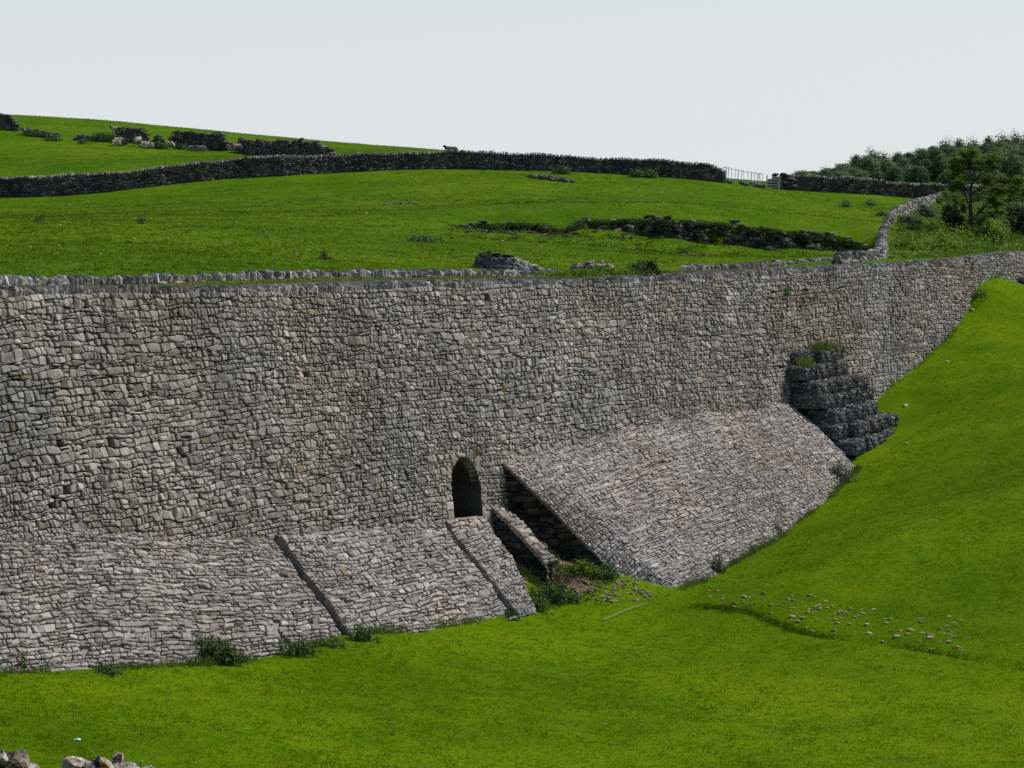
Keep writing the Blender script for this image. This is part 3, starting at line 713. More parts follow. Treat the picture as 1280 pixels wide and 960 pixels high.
GP = [gabion_proto('gabion_basket', 1.5, .6, 1.2, ''), gabion_proto('gabion_basket', 1.8, .6, 1.2, ''), gabion_proto('gabion_basket', 1.25, .6, 1.2, '')]
used = [False] * 3
gt0, gw0, gz0, _ = onwall(981, 458); zt0 = onwall(1030, 436)[2]
TIERS = [  # start along the wall, how far out, baskets
    (.6, 1.0, (0, 1, 2)), (0., 1.45, (2, 1, 0)), (.1, 1.85, (1, 0, 0)), (.0, 2.2, (0, 2, 2, 0)), (.4, 2.55, (1, 2, 1)), (.1, 2.9, (2, 0, 1, 2)), (.45, 3.25, (0, 1, 0))]
ordn = ['top', 'second', 'third', 'fourth', 'fifth', 'sixth', 'lowest']
posn = ['left', 'middle', 'right']
ang = math.atan2(-D[1], -D[0])  # local +y must point along N; local x then runs along -D
WDS = (1.5, 1.8, 1.25)
for i, (s0, wo, kinds) in enumerate(TIERS):
    t = gt0 + s0
    for j, kd in enumerate(kinds):
        z = zt0 - .585 * (i + 1) - .06 * (i == 6) + U(-.04, .04) + j * .05; tc = t + WDS[kd] / 2; t += WDS[kd] * U(1.03, 1.12)
        wc = wo - .66 + U(-.2, .2)
        o = GP[kd] if not used[kd] else copy_tree(GP[kd]); used[kd] = True
        o.location = p3(tc, wc, z); o.rotation_euler = (U(-.04, .04), U(-.05, .05), ang + U(-.1, .1)); o.scale = (U(.86, .93), U(.95, 1.05), U(.9, .98))
        n = len(kinds); pj = posn[j] if n == 3 else ('leftmost', 'second', 'third', 'rightmost')[j]
        o['label'] = 'wire basket of dark stones, %s one in the %s tier of the stepped gabion stack' % (pj, ordn[i]); o['group'] = 'gabion baskets stacked in steps against the wall'

# ------------------------------------------------------------------ field walls
class PPath:
    def __init__(s, pts, hf):
        s.p = np.array(pts, float); d = np.linalg.norm(np.diff(s.p[:, :2], axis=0), axis=1); s.c = np.r_[0, np.cumsum(d)]; s.length = s.c[-1]; s.hf = hf
    def base(s, q): return np.stack([np.interp(q, s.c, s.p[:, k]) for k in range(3)], -1)
    def dirn(s, q):
        a = s.base(np.clip(np.asarray(q) - 1.2, 0, s.length)); b = s.base(np.clip(np.asarray(q) + 1.2, 0, s.length)); d = (b - a)[..., :2]; return d / np.linalg.norm(d, axis=-1)[..., None]
    def __call__(s, q): b = s.base(q); b[2] += s.hf(q) - .06; return b, s.dirn(q)
def smooth_noise(seed, amp, freq):
    r = np.random.default_rng(seed); ph = r.uniform(0, 6.28, 5)
    return lambda q: amp * (np.sin(np.asarray(q) * freq + ph[0]) * .5 + np.sin(np.asarray(q) * freq * 2.3 + ph[1]) * .3 + np.sin(np.asarray(q) * freq * 5.1 + ph[2]) * .25)
def dry_wall(name, label, pts, hf, th=.5, su=.42, sv=.26, both=False, cope=.34, mat='field', fz=None, cth=.16, group=None, copemat='cope', lean=.3, sink=.25):
    path = PPath(pts, hf); L = path.length; mid = path.base(L / 2)
    root = thing(name, label, 'stone wall', mid, group)
    def side(sd):
        def S(u, v):
            uc = np.clip(u, 0, L); b = path.base(uc); d = path.dirn(uc); n = np.stack([d[..., 1], -d[..., 0]], -1) * sd
            off = th / 2 * (1.15 - .3 * v / np.maximum(hf(uc), .3)) + .03 * np.sin(uc * 1.1 + v)
            q = b.copy(); q[..., :2] += n * off[..., None]; q[..., 2] += v; return q
        return S
    mb = MB(); hmax = max(hf(q) for q in np.linspace(0, L, 60)) + .1
    for sd in ((1, -1) if both else (1,)):
        S = side(sd); pol = cells(0, L, -sink, hmax, su, sv, gap=.02, jit=.24, wave=.04, keep=lambda u, v: 0 < u < L and v < hf(u) - .08)
        lay(mb, pol, S, sd, depth=.16, bev=.05, lift=.06, tilt=.4)
    obj('stone_face', mb, M[mat], root)
    mb = MB(); n = max(4, int(L / .8)); us = np.linspace(0, L, n); ring = []
    for u in us:
        b = path.base(u); d = path.dirn(u); nn = np.array([d[1], -d[0], 0]); h = hf(u) - .05
        ring += [b + nn * (th * .55 - .1) - (0, 0, sink), b + nn * (th * .42 - .1) + (0, 0, h), b - nn * (th * .42 - .1) + (0, 0, h), b - nn * (th * .55 - .02) - (0, 0, sink)]
    i = np.arange((n - 1) * 3); r, c = i // 3, i % 3
    mb.addn(ring, np.stack([r * 4 + c, (r + 1) * 4 + c, (r + 1) * 4 + c + 1, r * 4 + c + 1], 1), .3); mb.add(ring[:4], [(0, 1, 2, 3)], .3); mb.add(ring[-4:], [(3, 2, 1, 0)], .3)
    obj('hearting', mb, M[mat], root)
    if cope:
        mb = MB(); coping(mb, path, cope, cth, th * 1.0, lean, .3); obj('coping', mb, M[copemat], root)
    return root
def on_up(px, py, Y):
    q = at(px, py, Y); q[2] = float(zup(q[0], q[1])); return q
def hill(L): return [on_up(*q) for q in L]
hn = smooth_noise(3, .16, .35); _hp = [at(x, 250, y)[:2] for x, y in ((-280, 187), (-160, 187), (-50, 188))]; HX = float(np.linalg.norm(_hp[1] - _hp[0]) + np.linalg.norm(_hp[2] - _hp[1]))
dry_wall('dry_stone_wall', 'long dark dry stone wall running right across the hill above the green field', hill([(-280, 254, 187), (-160, 253, 187), (-50, 251, 188), (0, 247, 190), (65, 246, 190), (130, 238, 191), (180, 232, 192), (230, 229, 193), (300, 224, 195), (345, 219, 195), (410, 216, 197), (500, 212, 199), (600, 211.5, 200), (700, 214, 200), (800, 219, 199), (860, 223, 198), (907, 229, 197)]),
         lambda q: np.clip(1.36 + hn(q) + .1 * np.sin(q * .06), .3, 2) - 1.0 * np.clip((np.asarray(q) - 61.5 - HX) / 3.2, 0, 1) ** 1.3 if True else 0, su=.3, sv=.19, cope=.22, cth=.13)
hw = [(960, 233, 199), (1000, 238, 200), (1045, 240, 200), (1090, 243, 200), (1140, 247, 200), (1182, 250, 200), (1240, 252, 203)]
hn2 = smooth_noise(5, .14, .5)
dry_wall('dry_stone_wall', 'dark dry stone wall on the hill right of the sheep feeder, below the wood', hill(hw), lambda q: np.clip(1.15 + hn2(q) - .5 * np.exp(-np.asarray(q) / .8), .2, 2), su=.3, sv=.19, cope=.22, cth=.13)
def ruin(label, L, h, seed, ends=1.2, group='broken wall pieces on the hill above the sheep'):
    nz = smooth_noise(seed, .25, .9); pts = hill(L); Lg = PPath(pts, None).length
    dry_wall('ruined_wall', label, pts, lambda q: np.clip(h + nz(q) - (h * .75) * np.exp(-np.asarray(q) / ends * 2) - (h * .75) * np.exp(-(Lg - np.asarray(q)) / ends * 2), .15, 3), su=.32, sv=.22, cope=.18, cth=.2, mat='field', group=group, copemat='field', lean=.1)
ruin('dark stub of broken wall at the left end of the hilltop', [(-30, 158, 246), (4, 159, 246), (23, 161, 245)], 1.45, 21)
ruin('dark broken wall piece with several sheep lying at its foot', [(143, 177, 241), (165, 178, 241), (188, 180, 240)], 1.5, 22, .5)
ruin('short dark wall stump beside the piece sheltering several sheep', [(190, 181, 240), (206, 183, 240)], 1.5, 23, .7)
ruin('long broken wall piece in the middle of the hilltop ruins', [(211, 186, 239), (240, 189, 239), (265, 191, 238), (286, 193, 237)], 1.6, 24, .6)
ruin('dark ruined wall running down to join the long field wall', [(299, 196, 236), (330, 198, 228), (370, 200, 218), (400, 203, 208), (418, 207, 201)], 1.2, 25, .6)
# the second, lower wall along the back of the terrace, two stretches
def terrace(L, label, hh):
    pts = [p3(t, -5.3, z - .2) for t, z in w2line(L)]
    for p in pts: p[2] = float(zup(p[0], p[1]))
    nz = smooth_noise(hash(len(L)) % 50, .03, .9)
    return dry_wall('parapet_wall', label, pts, lambda q: hh + nz(q), su=.3, sv=.15, cope=.24, cth=.12, mat='wall', both=True, th=.42)
terrace(W2A, 'low pale parapet wall behind the coping of the great wall, long left stretch', .1)
terrace(W2B, 'low pale parapet wall behind the great wall, short right stretch ending at the curved wall', .12)
cw = [on_up(*q) for q in CWP]
dry_wall('dry_stone_wall', 'curving dry stone wall climbing from the terrace to the hill wall beside the scrub', cw, lambda q: .3 + .5 * np.clip((np.asarray(q) - 6) / 40, 0, 1) + .05 * np.sin(q * 1.3), su=.3, sv=.18, cope=.3, cth=.15, both=True, th=.42, mat='wall', lean=.15)

# near wall at the bottom left corner
nw = thing('dry_stone_wall', 'lichen spotted top stones of a near wall in the bottom left corner', 'stone wall', at(90, 1010, 30))
mb = MB()
for (px, py, sx, sz, tn) in ((-30, 950, .24, .2, .6), (-2, 952, .16, .19, .9), (26, 951, .2, .19, .1), (12, 966, .13, .12, .97), (40, 970, .13, .17, .25), (62, 980, .16, .12, .5), (94, 962, .22, .18, .35), (116, 962, .15, .17, .55), (130, 960, .13, .17, .75), (146, 959, .14, .18, .9), (162, 964, .15, .17, .8),
                             (180, 970, .15, .16, .08), (199, 972, .2, .16, .93), (224, 982, .18, .14, .6), (248, 989, .19, .14, .4), (274, 997, .18, .14, .7), (302, 1005, .2, .15, .5), (50, 980, .2, .12, .2), (106, 976, .18, .13, .6), (152, 978, .18, .13, .2)):
    q = at(px, py, 30 + U(-.1, .1)); rock(mb, q, (sx, .24, sz), (U(-.25, .25), U(-.3, .3), U(-.5, .5)), tn, 4, 13, .02)
obj('coping', mb, M['near'], nw)
mb = MB()
for i in range(5):
    for j in range(26):
        q = at(-70 + j * 16 + U(-5, 5), 1000 + i * 26 + j * 1.4, 30); rock(mb, q, (.12, .2, .13), None, None, 2, 8)
obj('stone_face', mb, M['near'], nw)

# ------------------------------------------------------------------ rocks on the hill
def pile(name, label, cat, spots, mat, lv=2, group=None):
    mb = MB()
    for c, s, n in spots: 
        for _ in range(n):
            o = rng.normal(size=3) * np.asarray(s) * .55; k = U(.4, 1.1)
            rock(mb, c + o, (np.array([.3, .25, .16]) * k * s[2] * 1.6), None, None, lv, 8)
    return tag(obj(name, mb, mat), label, cat, group)
def strata(mb, c0, c1, h, n, depth=.5, lv=2):
    """ledges of a broken quarry face from c0 to c1"""
    c0, c1 = np.asarray(c0), np.asarray(c1); L = np.linalg.norm(c1 - c0); d = (c1 - c0) / L
    for _ in range(n):
        q = c0 + (c1 - c0) * U(0, 1); hh = U(0, h); s = U(.22, .6)
        rock(mb, q + np.array([0, -depth * (1 - hh / h) + U(-.2, .25), hh - .1]), (s * 1.5, s * .9, s * U(.35, .7)), (U(-.15, .15), U(-.15, .15), U(-.4, .4)), None, lv, 10)
def SQ(u, v):
    q = np.stack([np.interp(u, qs, qb[:, k]) for k in range(3)], -1); rec = .35 * np.sin(u * 1.7 + np.sin(u * .6) * 2) + .2 * np.sin(u * 4.1 + v * 3) + .25 * np.floor(v * 2.2) * .35
    q[..., 1] += rec + .25 * v; q[..., 2] += v - .15; return q
mb = MB(); nq = smooth_noise(77, .22, 1.3)
pol = cells(0, qs[-1], -.1, 1.7, .42, .17, gap=.025, jit=.25, wave=.08, keep=lambda u, v: v < np.interp(u, qs, qh) + .22 + nq(u))
lay(mb, pol, SQ, 1, depth=.3, bev=.05, lift=.13, tilt=.5)
for k_ in range(60):
    u0 = qs[-1] * k_ / 60; u1 = qs[-1] * (k_ + 1) / 60; hh = max(.3, float(np.interp(u0, qs, qh)) + .05 + float(nq(u0))); sheet(mb, SQ, np.array([u0, u1]), np.linspace(-.2, hh, 4), 1, .1, d=.22)
for _ in range(170):
    u = U(0, qs[-1]); hh = float(np.interp(u, qs, qh)); v_ = random.choice((U(-.1, .1), U(.2, hh), hh + U(-.1, .15))); q = SQ(np.array([u]), np.array([v_]))[0]; s_ = U(.12, .34)
    rock(mb, q + (0, -.05 - .3 * (v_ < .12) * U(0, 2), 0), (s_ * 1.2, s_, s_ * .7), None, None, 2, 10)
tag(obj('quarry_face', mb, M['crag']), 'long broken dark rock face of an old quarry cut into the upper field', 'rock face')
def rocks(name, label, group, spots):
    for q, sz in spots:
        mb = MB(); rock(mb, q, sz, None, None, 2, 10)
        for _ in range(2): rock(mb, q + (U(-.7, .7) * sz[0], U(-.3, .3) * sz[1], U(-.3, .5) * sz[2]), np.array(sz) * U(.45, .75), None, None, 1, 8)
        tag(obj(name, mb, M['crag']), label, 'rock', group)
sp_ = []
for (x, y, Y, n, sx) in ((600, 290, 131, 10, 1.0), (650, 291, 131, 12, 1.3), (690, 295, 130, 10, .8)):
    sp_ += [(on_up(x + U(-18, 18), y + U(-3, 6), Y + U(-1, 1)) - (0, 0, .02), (U(.1, .28), .22, U(.07, .2))) for _ in range(n)]
rocks('turf_rock', 'low dark rock in the broken turf left of the quarry face, above the ruined heap', 'rocks breaking through the turf', sp_)
rocks('turf_rock', 'dark rock in the rough bank just left of the long quarry face', 'rocks of the bank beside the quarry', [(on_up(U(702, 800), U(275, 296), U(130, 136)), (U(.1, .28), .2, U(.06, .17))) for _ in range(22)])
rocks('fallen_rock', 'grey fallen rock in the heap at the foot of the quarry face', 'fallen rocks below the quarry face', [(on_up(U(852, 890), U(304, 316), U(124, 129)), (U(.1, .26), .18, U(.08, .18))) for _ in range(26)])
rocks('turf_rock', 'dark rock of the small ledge alone in the middle of the upper field', 'rocks of the lone small ledge', [(on_up(U(482, 528), U(248, 252), U(158, 161)), (U(.15, .38), .3, U(.04, .11))) for _ in range(10)])
mb = MB()
for i in range(40):
    f = U(0, 1); q = on_up(657 + 58 * f, 216 + 11 * f, 193 - 5 * f); rock(mb, q + (U(-.2, .2), U(-.3, .3), U(0, .25) * (1 - f * .5)), (U(.2, .4), .25, U(.14, .28)), None, None, 2, 9)
tag(obj('tumbled_wall', mb, M['field']), 'short line of tumbled wall stones just below the long hill wall', 'tumbled wall')
# ruined heap behind the terrace
Yh = plane(620, 338, -8.5)[1]
hp = thing('ruined_kiln', 'dark ruined stone heap with a flat capping slab behind the terrace wall', 'stone ruin', at(622, 340, Yh))
c0 = at(622, 341, Yh); mb = MB(); hs = 3011 / Yh
def SK(u, v):
    a = u; r = 1 - .12 * v; return np.stack([c0[0] + np.cos(a) * .98 * r, c0[1] + .3 + np.sin(a) * .9 * r, c0[2] - .1 + v], -1)
pol = cells(-math.pi, .2, 0, .62, .2, .12, gap=.01, jit=.2, wave=.02); lay(mb, pol, SK, 1, depth=.1, bev=.03, lift=.04); sheet(mb, SK, np.linspace(-math.pi, math.pi, 20), np.linspace(0, .62, 4), 1, .2, d=.06)
obj('stone_face', mb, M['dark'], hp)
mb = MB()
for (dx, dz, sx, sz) in ((-.3, .62, .5, .1), (.2, .6, .55, .09), (-.55, .72, .25, .12), (-.1, .74, .35, .07), (.35, .68, .35, .06), (-.35, .83, .12, .07), (.6, .55, .3, .1)):
    rock(mb, c0 + (dx, .1, dz), (sx, .6, sz), (U(-.1, .1), U(-.15, .15), U(-.3, .3)), None, 2, 10)
obj('capping_slabs', mb, M['crag'], hp)
mb = MB()
for _ in range(70):
    f = U(0, 1) ** 1.3; q = c0 + np.array([.7 + 1.4 * f, U(-.4, .5), .55 * (1 - f) * U(.3, 1) + .02]); rock(mb, q, (U(.08, .17), .12, U(.06, .13)), None, None, 2, 9)
tag(obj('rubble_heap', mb, M['wall']), 'pinkish rubble spilling right from the dark ruined heap', 'rubble')
Yk = plane(740, 335, -7)[1]; c1 = at(740, 337, Yk); mb = MB()
for _ in range(60):
    f = U(-1, 1); q = c1 + np.array([f * .85, U(-.3, .3) + .2 * f * f, .33 * (1 - abs(f) ** 2 * .6) * U(.2, 1)]); rock(mb, q, (U(.07, .17), .12, U(.06, .14)), None, None, 2, 9)
tag(obj('rubble_heap', mb, M['wall']), 'small curved rubble heap right of the dark ruined heap', 'rubble')
for lab, L, n in (('low rubble bank with grass in it near the left hilltop stub', (26, 164, 243, 76, 172), 60), ('thin rubble trail between the bush and the left hilltop bank', (92, 171, 241, 120, 170), 30), ('small pale rubble spill between two pieces of hilltop wall', (280, 190, 238, 298, 195), 30)):
    mb = MB()
    for _ in range(n):
        f = U(0, 1); q = on_up(L[0] + (L[3] - L[0]) * f, L[1] + (L[4] - L[1]) * f, L[2] + U(-.8, .8)); rock(mb, q + (0, 0, U(0, .7) * (1 - f * .7)), (U(.2, .42), .3, U(.15, .3)), None, None, 1, 7)
    tag(obj('rubble_bank', mb, M['field']), lab, 'rubble')

# ------------------------------------------------------------------ stones of the lower field
def on_low(px, py, Y): q = at(px, py, Y); q[2] = float(zlow(q[0], q[1])); return q
def hit_low(px, py):
    """where the sight line meets the lower field"""
    rx, rz = ray(px, py); Y = np.linspace(42, 135, 500); d = E + rz * Y - zlow(rx * Y, Y); i = max(1, np.argmax(d < 0))
    Yh = Y[i - 1] + (Y[i] - Y[i - 1]) * d[i - 1] / (d[i - 1] - d[i]); return np.array([rx * Yh, Yh, float(zlow(rx * Yh, Yh))])
SP = []
for lv, s in ((2, (1., .7, .3)), (2, (1., .8, .45)), (2, (1.1, .6, .35)), (2, (.8, .8, .5))):
    mb = MB(); rock(mb, (0, 0, 0), s, (0, 0, 0), random.random(), 2, 12); SP.append(obj('field_stone', mb, M['pale']))
used = [False] * 4
big = {(937, 747): .2, (1003, 773): .34, (998, 777): .28, (1086, 792): .36, (1120, 795): .3, (1163, 797): .32, (1016, 789): .26, (1042, 788): .28, (1150, 802): .26, (1138, 788): .24, (1165, 812): .2, (964, 756): .22, (1083, 781): .26, (1062, 780): .24, (1103, 802): .2, (1121, 797): .28,
       (1211, 797): .18, (940, 792): .12}
spots = [(x, y, s) for (x, y), s in big.items()]
for _ in range(120):
    f = U(0, 1); spots.append((880 + 330 * f, 745 + 55 * f + random.gauss(0, 9) - 5, U(.07, .26)))
for i, (x, y, s) in enumerate(spots):
    kd = i % 4; o = SP[kd] if not used[kd] else copy_tree(SP[kd]); used[kd] = True
    o.location = Vector(hit_low(x, y) - (0, 0, s * .05)); o.rotation_euler = (U(-.15, .15), U(-.15, .15), U(0, 6.3)); k = s * U(.42, .6); o.scale = (k, k * U(.7, 1), k * U(.45, .8))
    tag(o, 'pale flat stone lying along the grassy ditch across the lower field', 'stone', 'pale stones lying along the ditch')
    if (x, y) in big and s > .33:
        o['label'] = {(1003, 773): 'large pale slab beside the left end of the ditch', (1086, 792): 'largest tilted pale stone midway along the ditch'}[(x, y)]
SOIL = np.array([P(.2, 1.6), P(.3, 2.6), P(.5, 3.7)])
def soil_r(X, Y): return seg_dist(X, Y, SOIL) + .25 * np.sin(X * 4 + Y * 2) + .2 * np.sin(Y * 6.3 - X * 3) + .12 * np.sin(X * 11)
xs = np.arange(-2, 9, .12); ys = np.arange(72, 82, .12); uu, vv = np.meshgrid(xs, ys, indexing='ij'); inn = (soil_r(uu, vv) < .8).ravel()
a_, b_ = len(xs), len(ys); i = np.arange((a_ - 1) * (b_ - 1)); r, c = i // (b_ - 1), i % (b_ - 1); q = np.stack([r * b_ + c, (r + 1) * b_ + c, (r + 1) * b_ + c + 1, r * b_ + c + 1], 1)
mb = MB(); mb.addn(np.stack([uu.ravel(), vv.ravel(), zlow(uu, vv).ravel() + .012], 1), q[inn[q].all(1)], .5); tag(obj('bare_ground', mb, M['soil'], smooth=True), kind='structure')
mb = MB()
for _ in range(700):
    q = hit_low(U(655, 815), U(706, 752)); t, w = tw(q[0], q[1])
    if seg_dist(q[0], q[1], np.array([P(.2, 1.5), P(.6, 4.2), P(1.2, 6.8)])) < random.choice((.8, 1.5)): s = U(.02, .09) if random.random() < .9 else U(.09, .14); rock(mb, q, (s, s * .8, s * .5), None, None, 1, 6)
tag(obj('rubble', mb, M['rub']), 'brown and pale rubble strewn on the ground before the arch', 'rubble', kind='stuff')
mb = MB()
for _ in range(420):
    q = hit_low(U(0, 1280), U(560, 955)); s = U(.015, .04)
    if tw(q[0], q[1])[1] > 4.5: rock(mb, q, (s, s, s * .7), None, None, 1, 5)
for _ in range(160):
    x, y, Y = U(0, 1100), 0, U(85, 185); X = (x - 640) / F * Y; s = U(.04, .1); rock(mb, (X, Y, float(zup(X, Y)) + .02), (s, s, s * .7), None, None, 1, 5)
tag(obj('pebbles', mb, M['pale']), 'tiny pale stones dotted over the green fields', 'pebbles', kind='stuff')
for lab, x, y, s in (('grey boulder at the foot of the wall near the right edge', 1214, 387, .3), ('pale stone on the slope below the right end of the wall', 1185, 452, .22), ('flat pale stone on the grass right of the gabions', 1133, 507, .3), ('pale stone on the grass below the gabions', 1133, 555, .22), ('pinkish stone lying near the middle right of the lower field', 979, 730, .1)):
    mb = MB(); s *= .55; rock(mb, hit_low(x, y) + (0, 0, s * .05), (s, s * .8, s * .4), None, .9, 2, 10); tag(obj('field_stone', mb, M['pale']), lab, 'stone')
mb = MB(); q = hit_low(97, 926); v = [q + np.array(a) * .07 for a in ((-1, -.5, .2), (.2, -.7, .5), (1, -.2, .2), (.8, .6, .5), (-.2, .7, .3), (-.9, .4, .6), (0, 0, .9))]
mb.add(v, [(0, 1, 6), (1, 2, 6), (2, 3, 6), (3, 4, 6), (4, 5, 6), (5, 0, 6)]); tag(obj('litter', mb, M['blue']), 'tiny scrap of crumpled blue plastic on the near grass', 'litter')
mb = MB(); a, b = hit_low(754, 777), hit_low(812, 755); tube(mb, [a + (b - a) * f + (0, U(-.05, .05), .05 + .05 * math.sin(f * 3)) for f in np.linspace(0, 1, 6)], [.014, .014, .013, .012, .01, .007], 5)
tag(obj('fallen_branch', mb, M['timber']), 'thin bare branch lying on the grass below the right buttress', 'branch')
mb = MB(); a, b = hit_low(636, 776), hit_low(652, 776); tube(mb, [a + (b - a) * f + (0, 0, .04 + .07 * math.sin(f * 3.1)) for f in np.linspace(0, 1, 6)], [.035] * 5 + [.015], 5)
tag(obj('fallen_branch', mb, M['timber']), 'short curved stick on the grass at the end of the left buttress', 'branch')

# dark stones below the right end of the wall
mb = MB()
for _ in range(8): rock(mb, hit_low(U(1272, 1300), U(350, 358)) + (0, 0, U(0, .2)), (U(.15, .35), .25, U(.12, .25)), None, None, 2, 9)
tag(obj('rock_outcrop', mb, M['dark']), 'dark rocks in the grass at the right edge below the wall', 'rocks')

# ------------------------------------------------------------------ feeder, gate and stones on the skyline
q0, q1 = on_up(906, 231, 198.5), on_up(951, 235, 199.5); fd = thing('sheep_feeder', 'white metal hurdle of upright bars against the sky in the wall gap', 'feeder', (q0 + q1) / 2)
ex = (q1 - q0)[:2]; Lf = np.linalg.norm(ex); ex /= Lf; ny = np.array([ex[1], -ex[0]]); hf_ = 1.22
def fp(a, b, z): q = q0[:2] + ex * a + ny * b; return np.array([q[0], q[1], q0[2] + (q1[2] - q0[2]) * a / Lf - .05 * a + z])
mb = MB()
for side in (-.35, .35):
    for z in (.25, hf_): tube(mb, [fp(0, side, z), fp(Lf * .5, side, z - .06), fp(Lf, side, z)], [.022] * 3, 5)
    for a in (0, Lf): tube(mb, [fp(a, side, -.1), fp(a, side, hf_)], [.022] * 2, 5)
for a in (0, Lf): tube(mb, [fp(a, -.35, hf_), fp(a, .35, hf_)], [.025] * 2, 5)
obj('frame', mb, M['metal'], fd)
for side in (-.35, .35):
    for k_ in range(11):
        a = Lf * (k_ + .5 + U(-.15, .15)) / 11; mb = MB(); tube(mb, [fp(a, side, .2), fp(a + U(-.08, .08), side, hf_)], [.017] * 2, 5); obj('upright_bar', mb, M['metal'], fd)
for lab, x, y, s in (('dark stone under the left end of the metal hurdle', 912, 228, .34), ('dark stone under the middle of the metal hurdle', 930, 232, .42), ('dark stone under the right end of the metal hurdle', 944, 232, .5), ('dark stone between the metal hurdle and the wooden gate', 953, 234, .4)):
    mb = MB(); q = on_up(x, y, 197); rock(mb, q + (0, 0, s * .3), (s, s * .7, s * .6), None, .1, 2, 9); rock(mb, q + (-s * .7, 0, s * .6), (s * .4, s * .4, s * .35), None, .1, 1, 6); tag(obj('fallen_stone', mb, M['dark']), lab, 'stone')
q0, q1 = on_up(957, 236, 197.6), on_up(975, 237, 197.8); gt = thing('wooden_gate', 'weathered pale wooden hurdle of five rails leaning on the wall end', 'gate', (q0 + q1) / 2)
axx = (q1 - q0); axx[2] = 0; Lg = np.linalg.norm(axx); axx /= Lg; upv = np.array([.0, .25, .97]); ny3 = np.cross(axx, upv)
for k_ in range(5):
    mb = MB(); box(mb, (q0 + q1) / 2 + upv * (.15 + .22 * k_) + axx * (.08 * k_), (axx, ny3, upv), (Lg * (1.05 - .1 * k_), .03, .11), .05); obj('rail', mb, M['timber'], gt)
for a in (.1, .9):
    mb = MB(); box(mb, q0 + (q1 - q0) * a + upv * .55 + ny3 * .05, (axx, ny3, upv), (.09, .05, 1.15), .03); obj('post', mb, M['timber'], gt)
mb = MB()
for (dx, dz, s) in ((975, .55, .5), (982, .6, .55), (970, 1.15, .35), (980, 1.2, .45), (989, .9, .4), (966, .25, .4), (990, .3, .5), (976, .2, .5), (985, .2, .5)):
    q = on_up(dx, 237, 199.2); rock(mb, q + (0, 0, dz), (s, .4, s * .5), None, .2, 2, 9)
tag(obj('stone_pile', mb, M['field']), 'dark peaked pile of stones at the wall end behind the wooden gate', 'stone pile')
mb = MB()
for i in range(26):
    f = U(0, 1); q = on_up(880 + 26 * f, 226 + 4 * f, 197); rock(mb, q + (0, .4, U(0, .75) * (1 - f)), (U(.2, .4), .3, U(.15, .28)), None, None, 2, 9)
tag(obj('stone_pile', mb, M['field']), 'tumbled stones sloping down at the right end of the long hill wall', 'stone pile')

# ------------------------------------------------------------------ sheep
def sheep_mesh(pose, mat):
    if pose == 'stand':
        J = [(0, 0, .62), (.28, 0, .66), (.46, 0, .66), (.56, 0, .78), (.66, 0, .92), (.82, 0, .86), (-.3, 0, .64), (-.46, 0, .6), (-.55, 0, .45)]
        R = [.25, .25, .2, .13, .1, .055, .25, .2, .04]
    else:
        J = [(0, 0, .3), (.28, 0, .32), (.46, 0, .33), (.56, 0, .46), (.64, 0, .58), (.78, .04, .53), (-.3, 0, .3), (-.46, 0, .27), (-.55, 0, .18)]
        R = [.29, .28, .21, .13, .1, .055, .29, .22, .04]
    Ed = [(0, 1), (1, 2), (2, 3), (3, 4), (4, 5), (0, 6), (6, 7), (7, 8)]
    def chain(p, pts, rs):
        for q, r in zip(pts, rs): J.append(q); R.append(r); Ed.append((p, len(J) - 1)); p = len(J) - 1
    for s in (-1, 1):
        if pose == 'stand':
            chain(2, [(.42, s * .13, .45), (.4, s * .13, .24), (.41, s * .13, .03)], [.09, .045, .045]); chain(7, [(-.42, s * .13, .45), (-.5, s * .13, .27), (-.46, s * .13, .03)], [.11, .05, .045])
        else:
            chain(2, [(.42, s * .2, .14), (.62, s * .22, .07)], [.08, .05]); chain(7, [(-.36, s * .27, .13), (-.12, s * .31, .07)], [.1, .05])
        chain(4, [(.62, s * .15, J[4][2] + .03)], [.03])
    me = bpy.data.meshes.new('sheep'); me.from_pydata(J, Ed, []); o = bpy.data.objects.new('sheep', me); COL.objects.link(o)
    md = o.modifiers.new('s', 'SKIN'); 
    for v, r in zip(me.skin_vertices[0].data, R): v.radius = (r, r)
    me.skin_vertices[0].data[0].use_root = True
    sb = o.modifiers.new('b', 'SUBSURF'); sb.levels = sb.render_levels = 2
    dg = bpy.context.evaluated_depsgraph_get(); nm = bpy.data.meshes.new_from_object(o.evaluated_get(dg)); bpy.data.objects.remove(o)
    a = nm.attributes.new('tint', 'FLOAT', 'FACE'); hz = J[4][2]
    for p in nm.polygons:
        c = p.center; p.use_smooth = True
        a.data[p.index].value = 1. if (c.x > .6 or (abs(c.y) > .11 and c.x > .57) or (pose == 'stand' and c.z < .28)) else .2
    nm.materials.clear(); nm.materials.append(M[mat]); return nm
SM = {(p, m): sheep_mesh(p, m) for p in ('stand', 'lie') for m in ('fleece', 'greyfleece')}
MARK = MB()
v, f = ICO[2]; vv = v * np.array([.2, .17, .07]); MARK.addn(vv, f, .5); 
markm = {'stand': MARK.mesh('paint_mark', M['raddle'], np.array([.1, 0, -.85]), True), 'lie': MARK.mesh('paint_mark', M['raddle'], np.array([.1, 0, -.55]), True)}
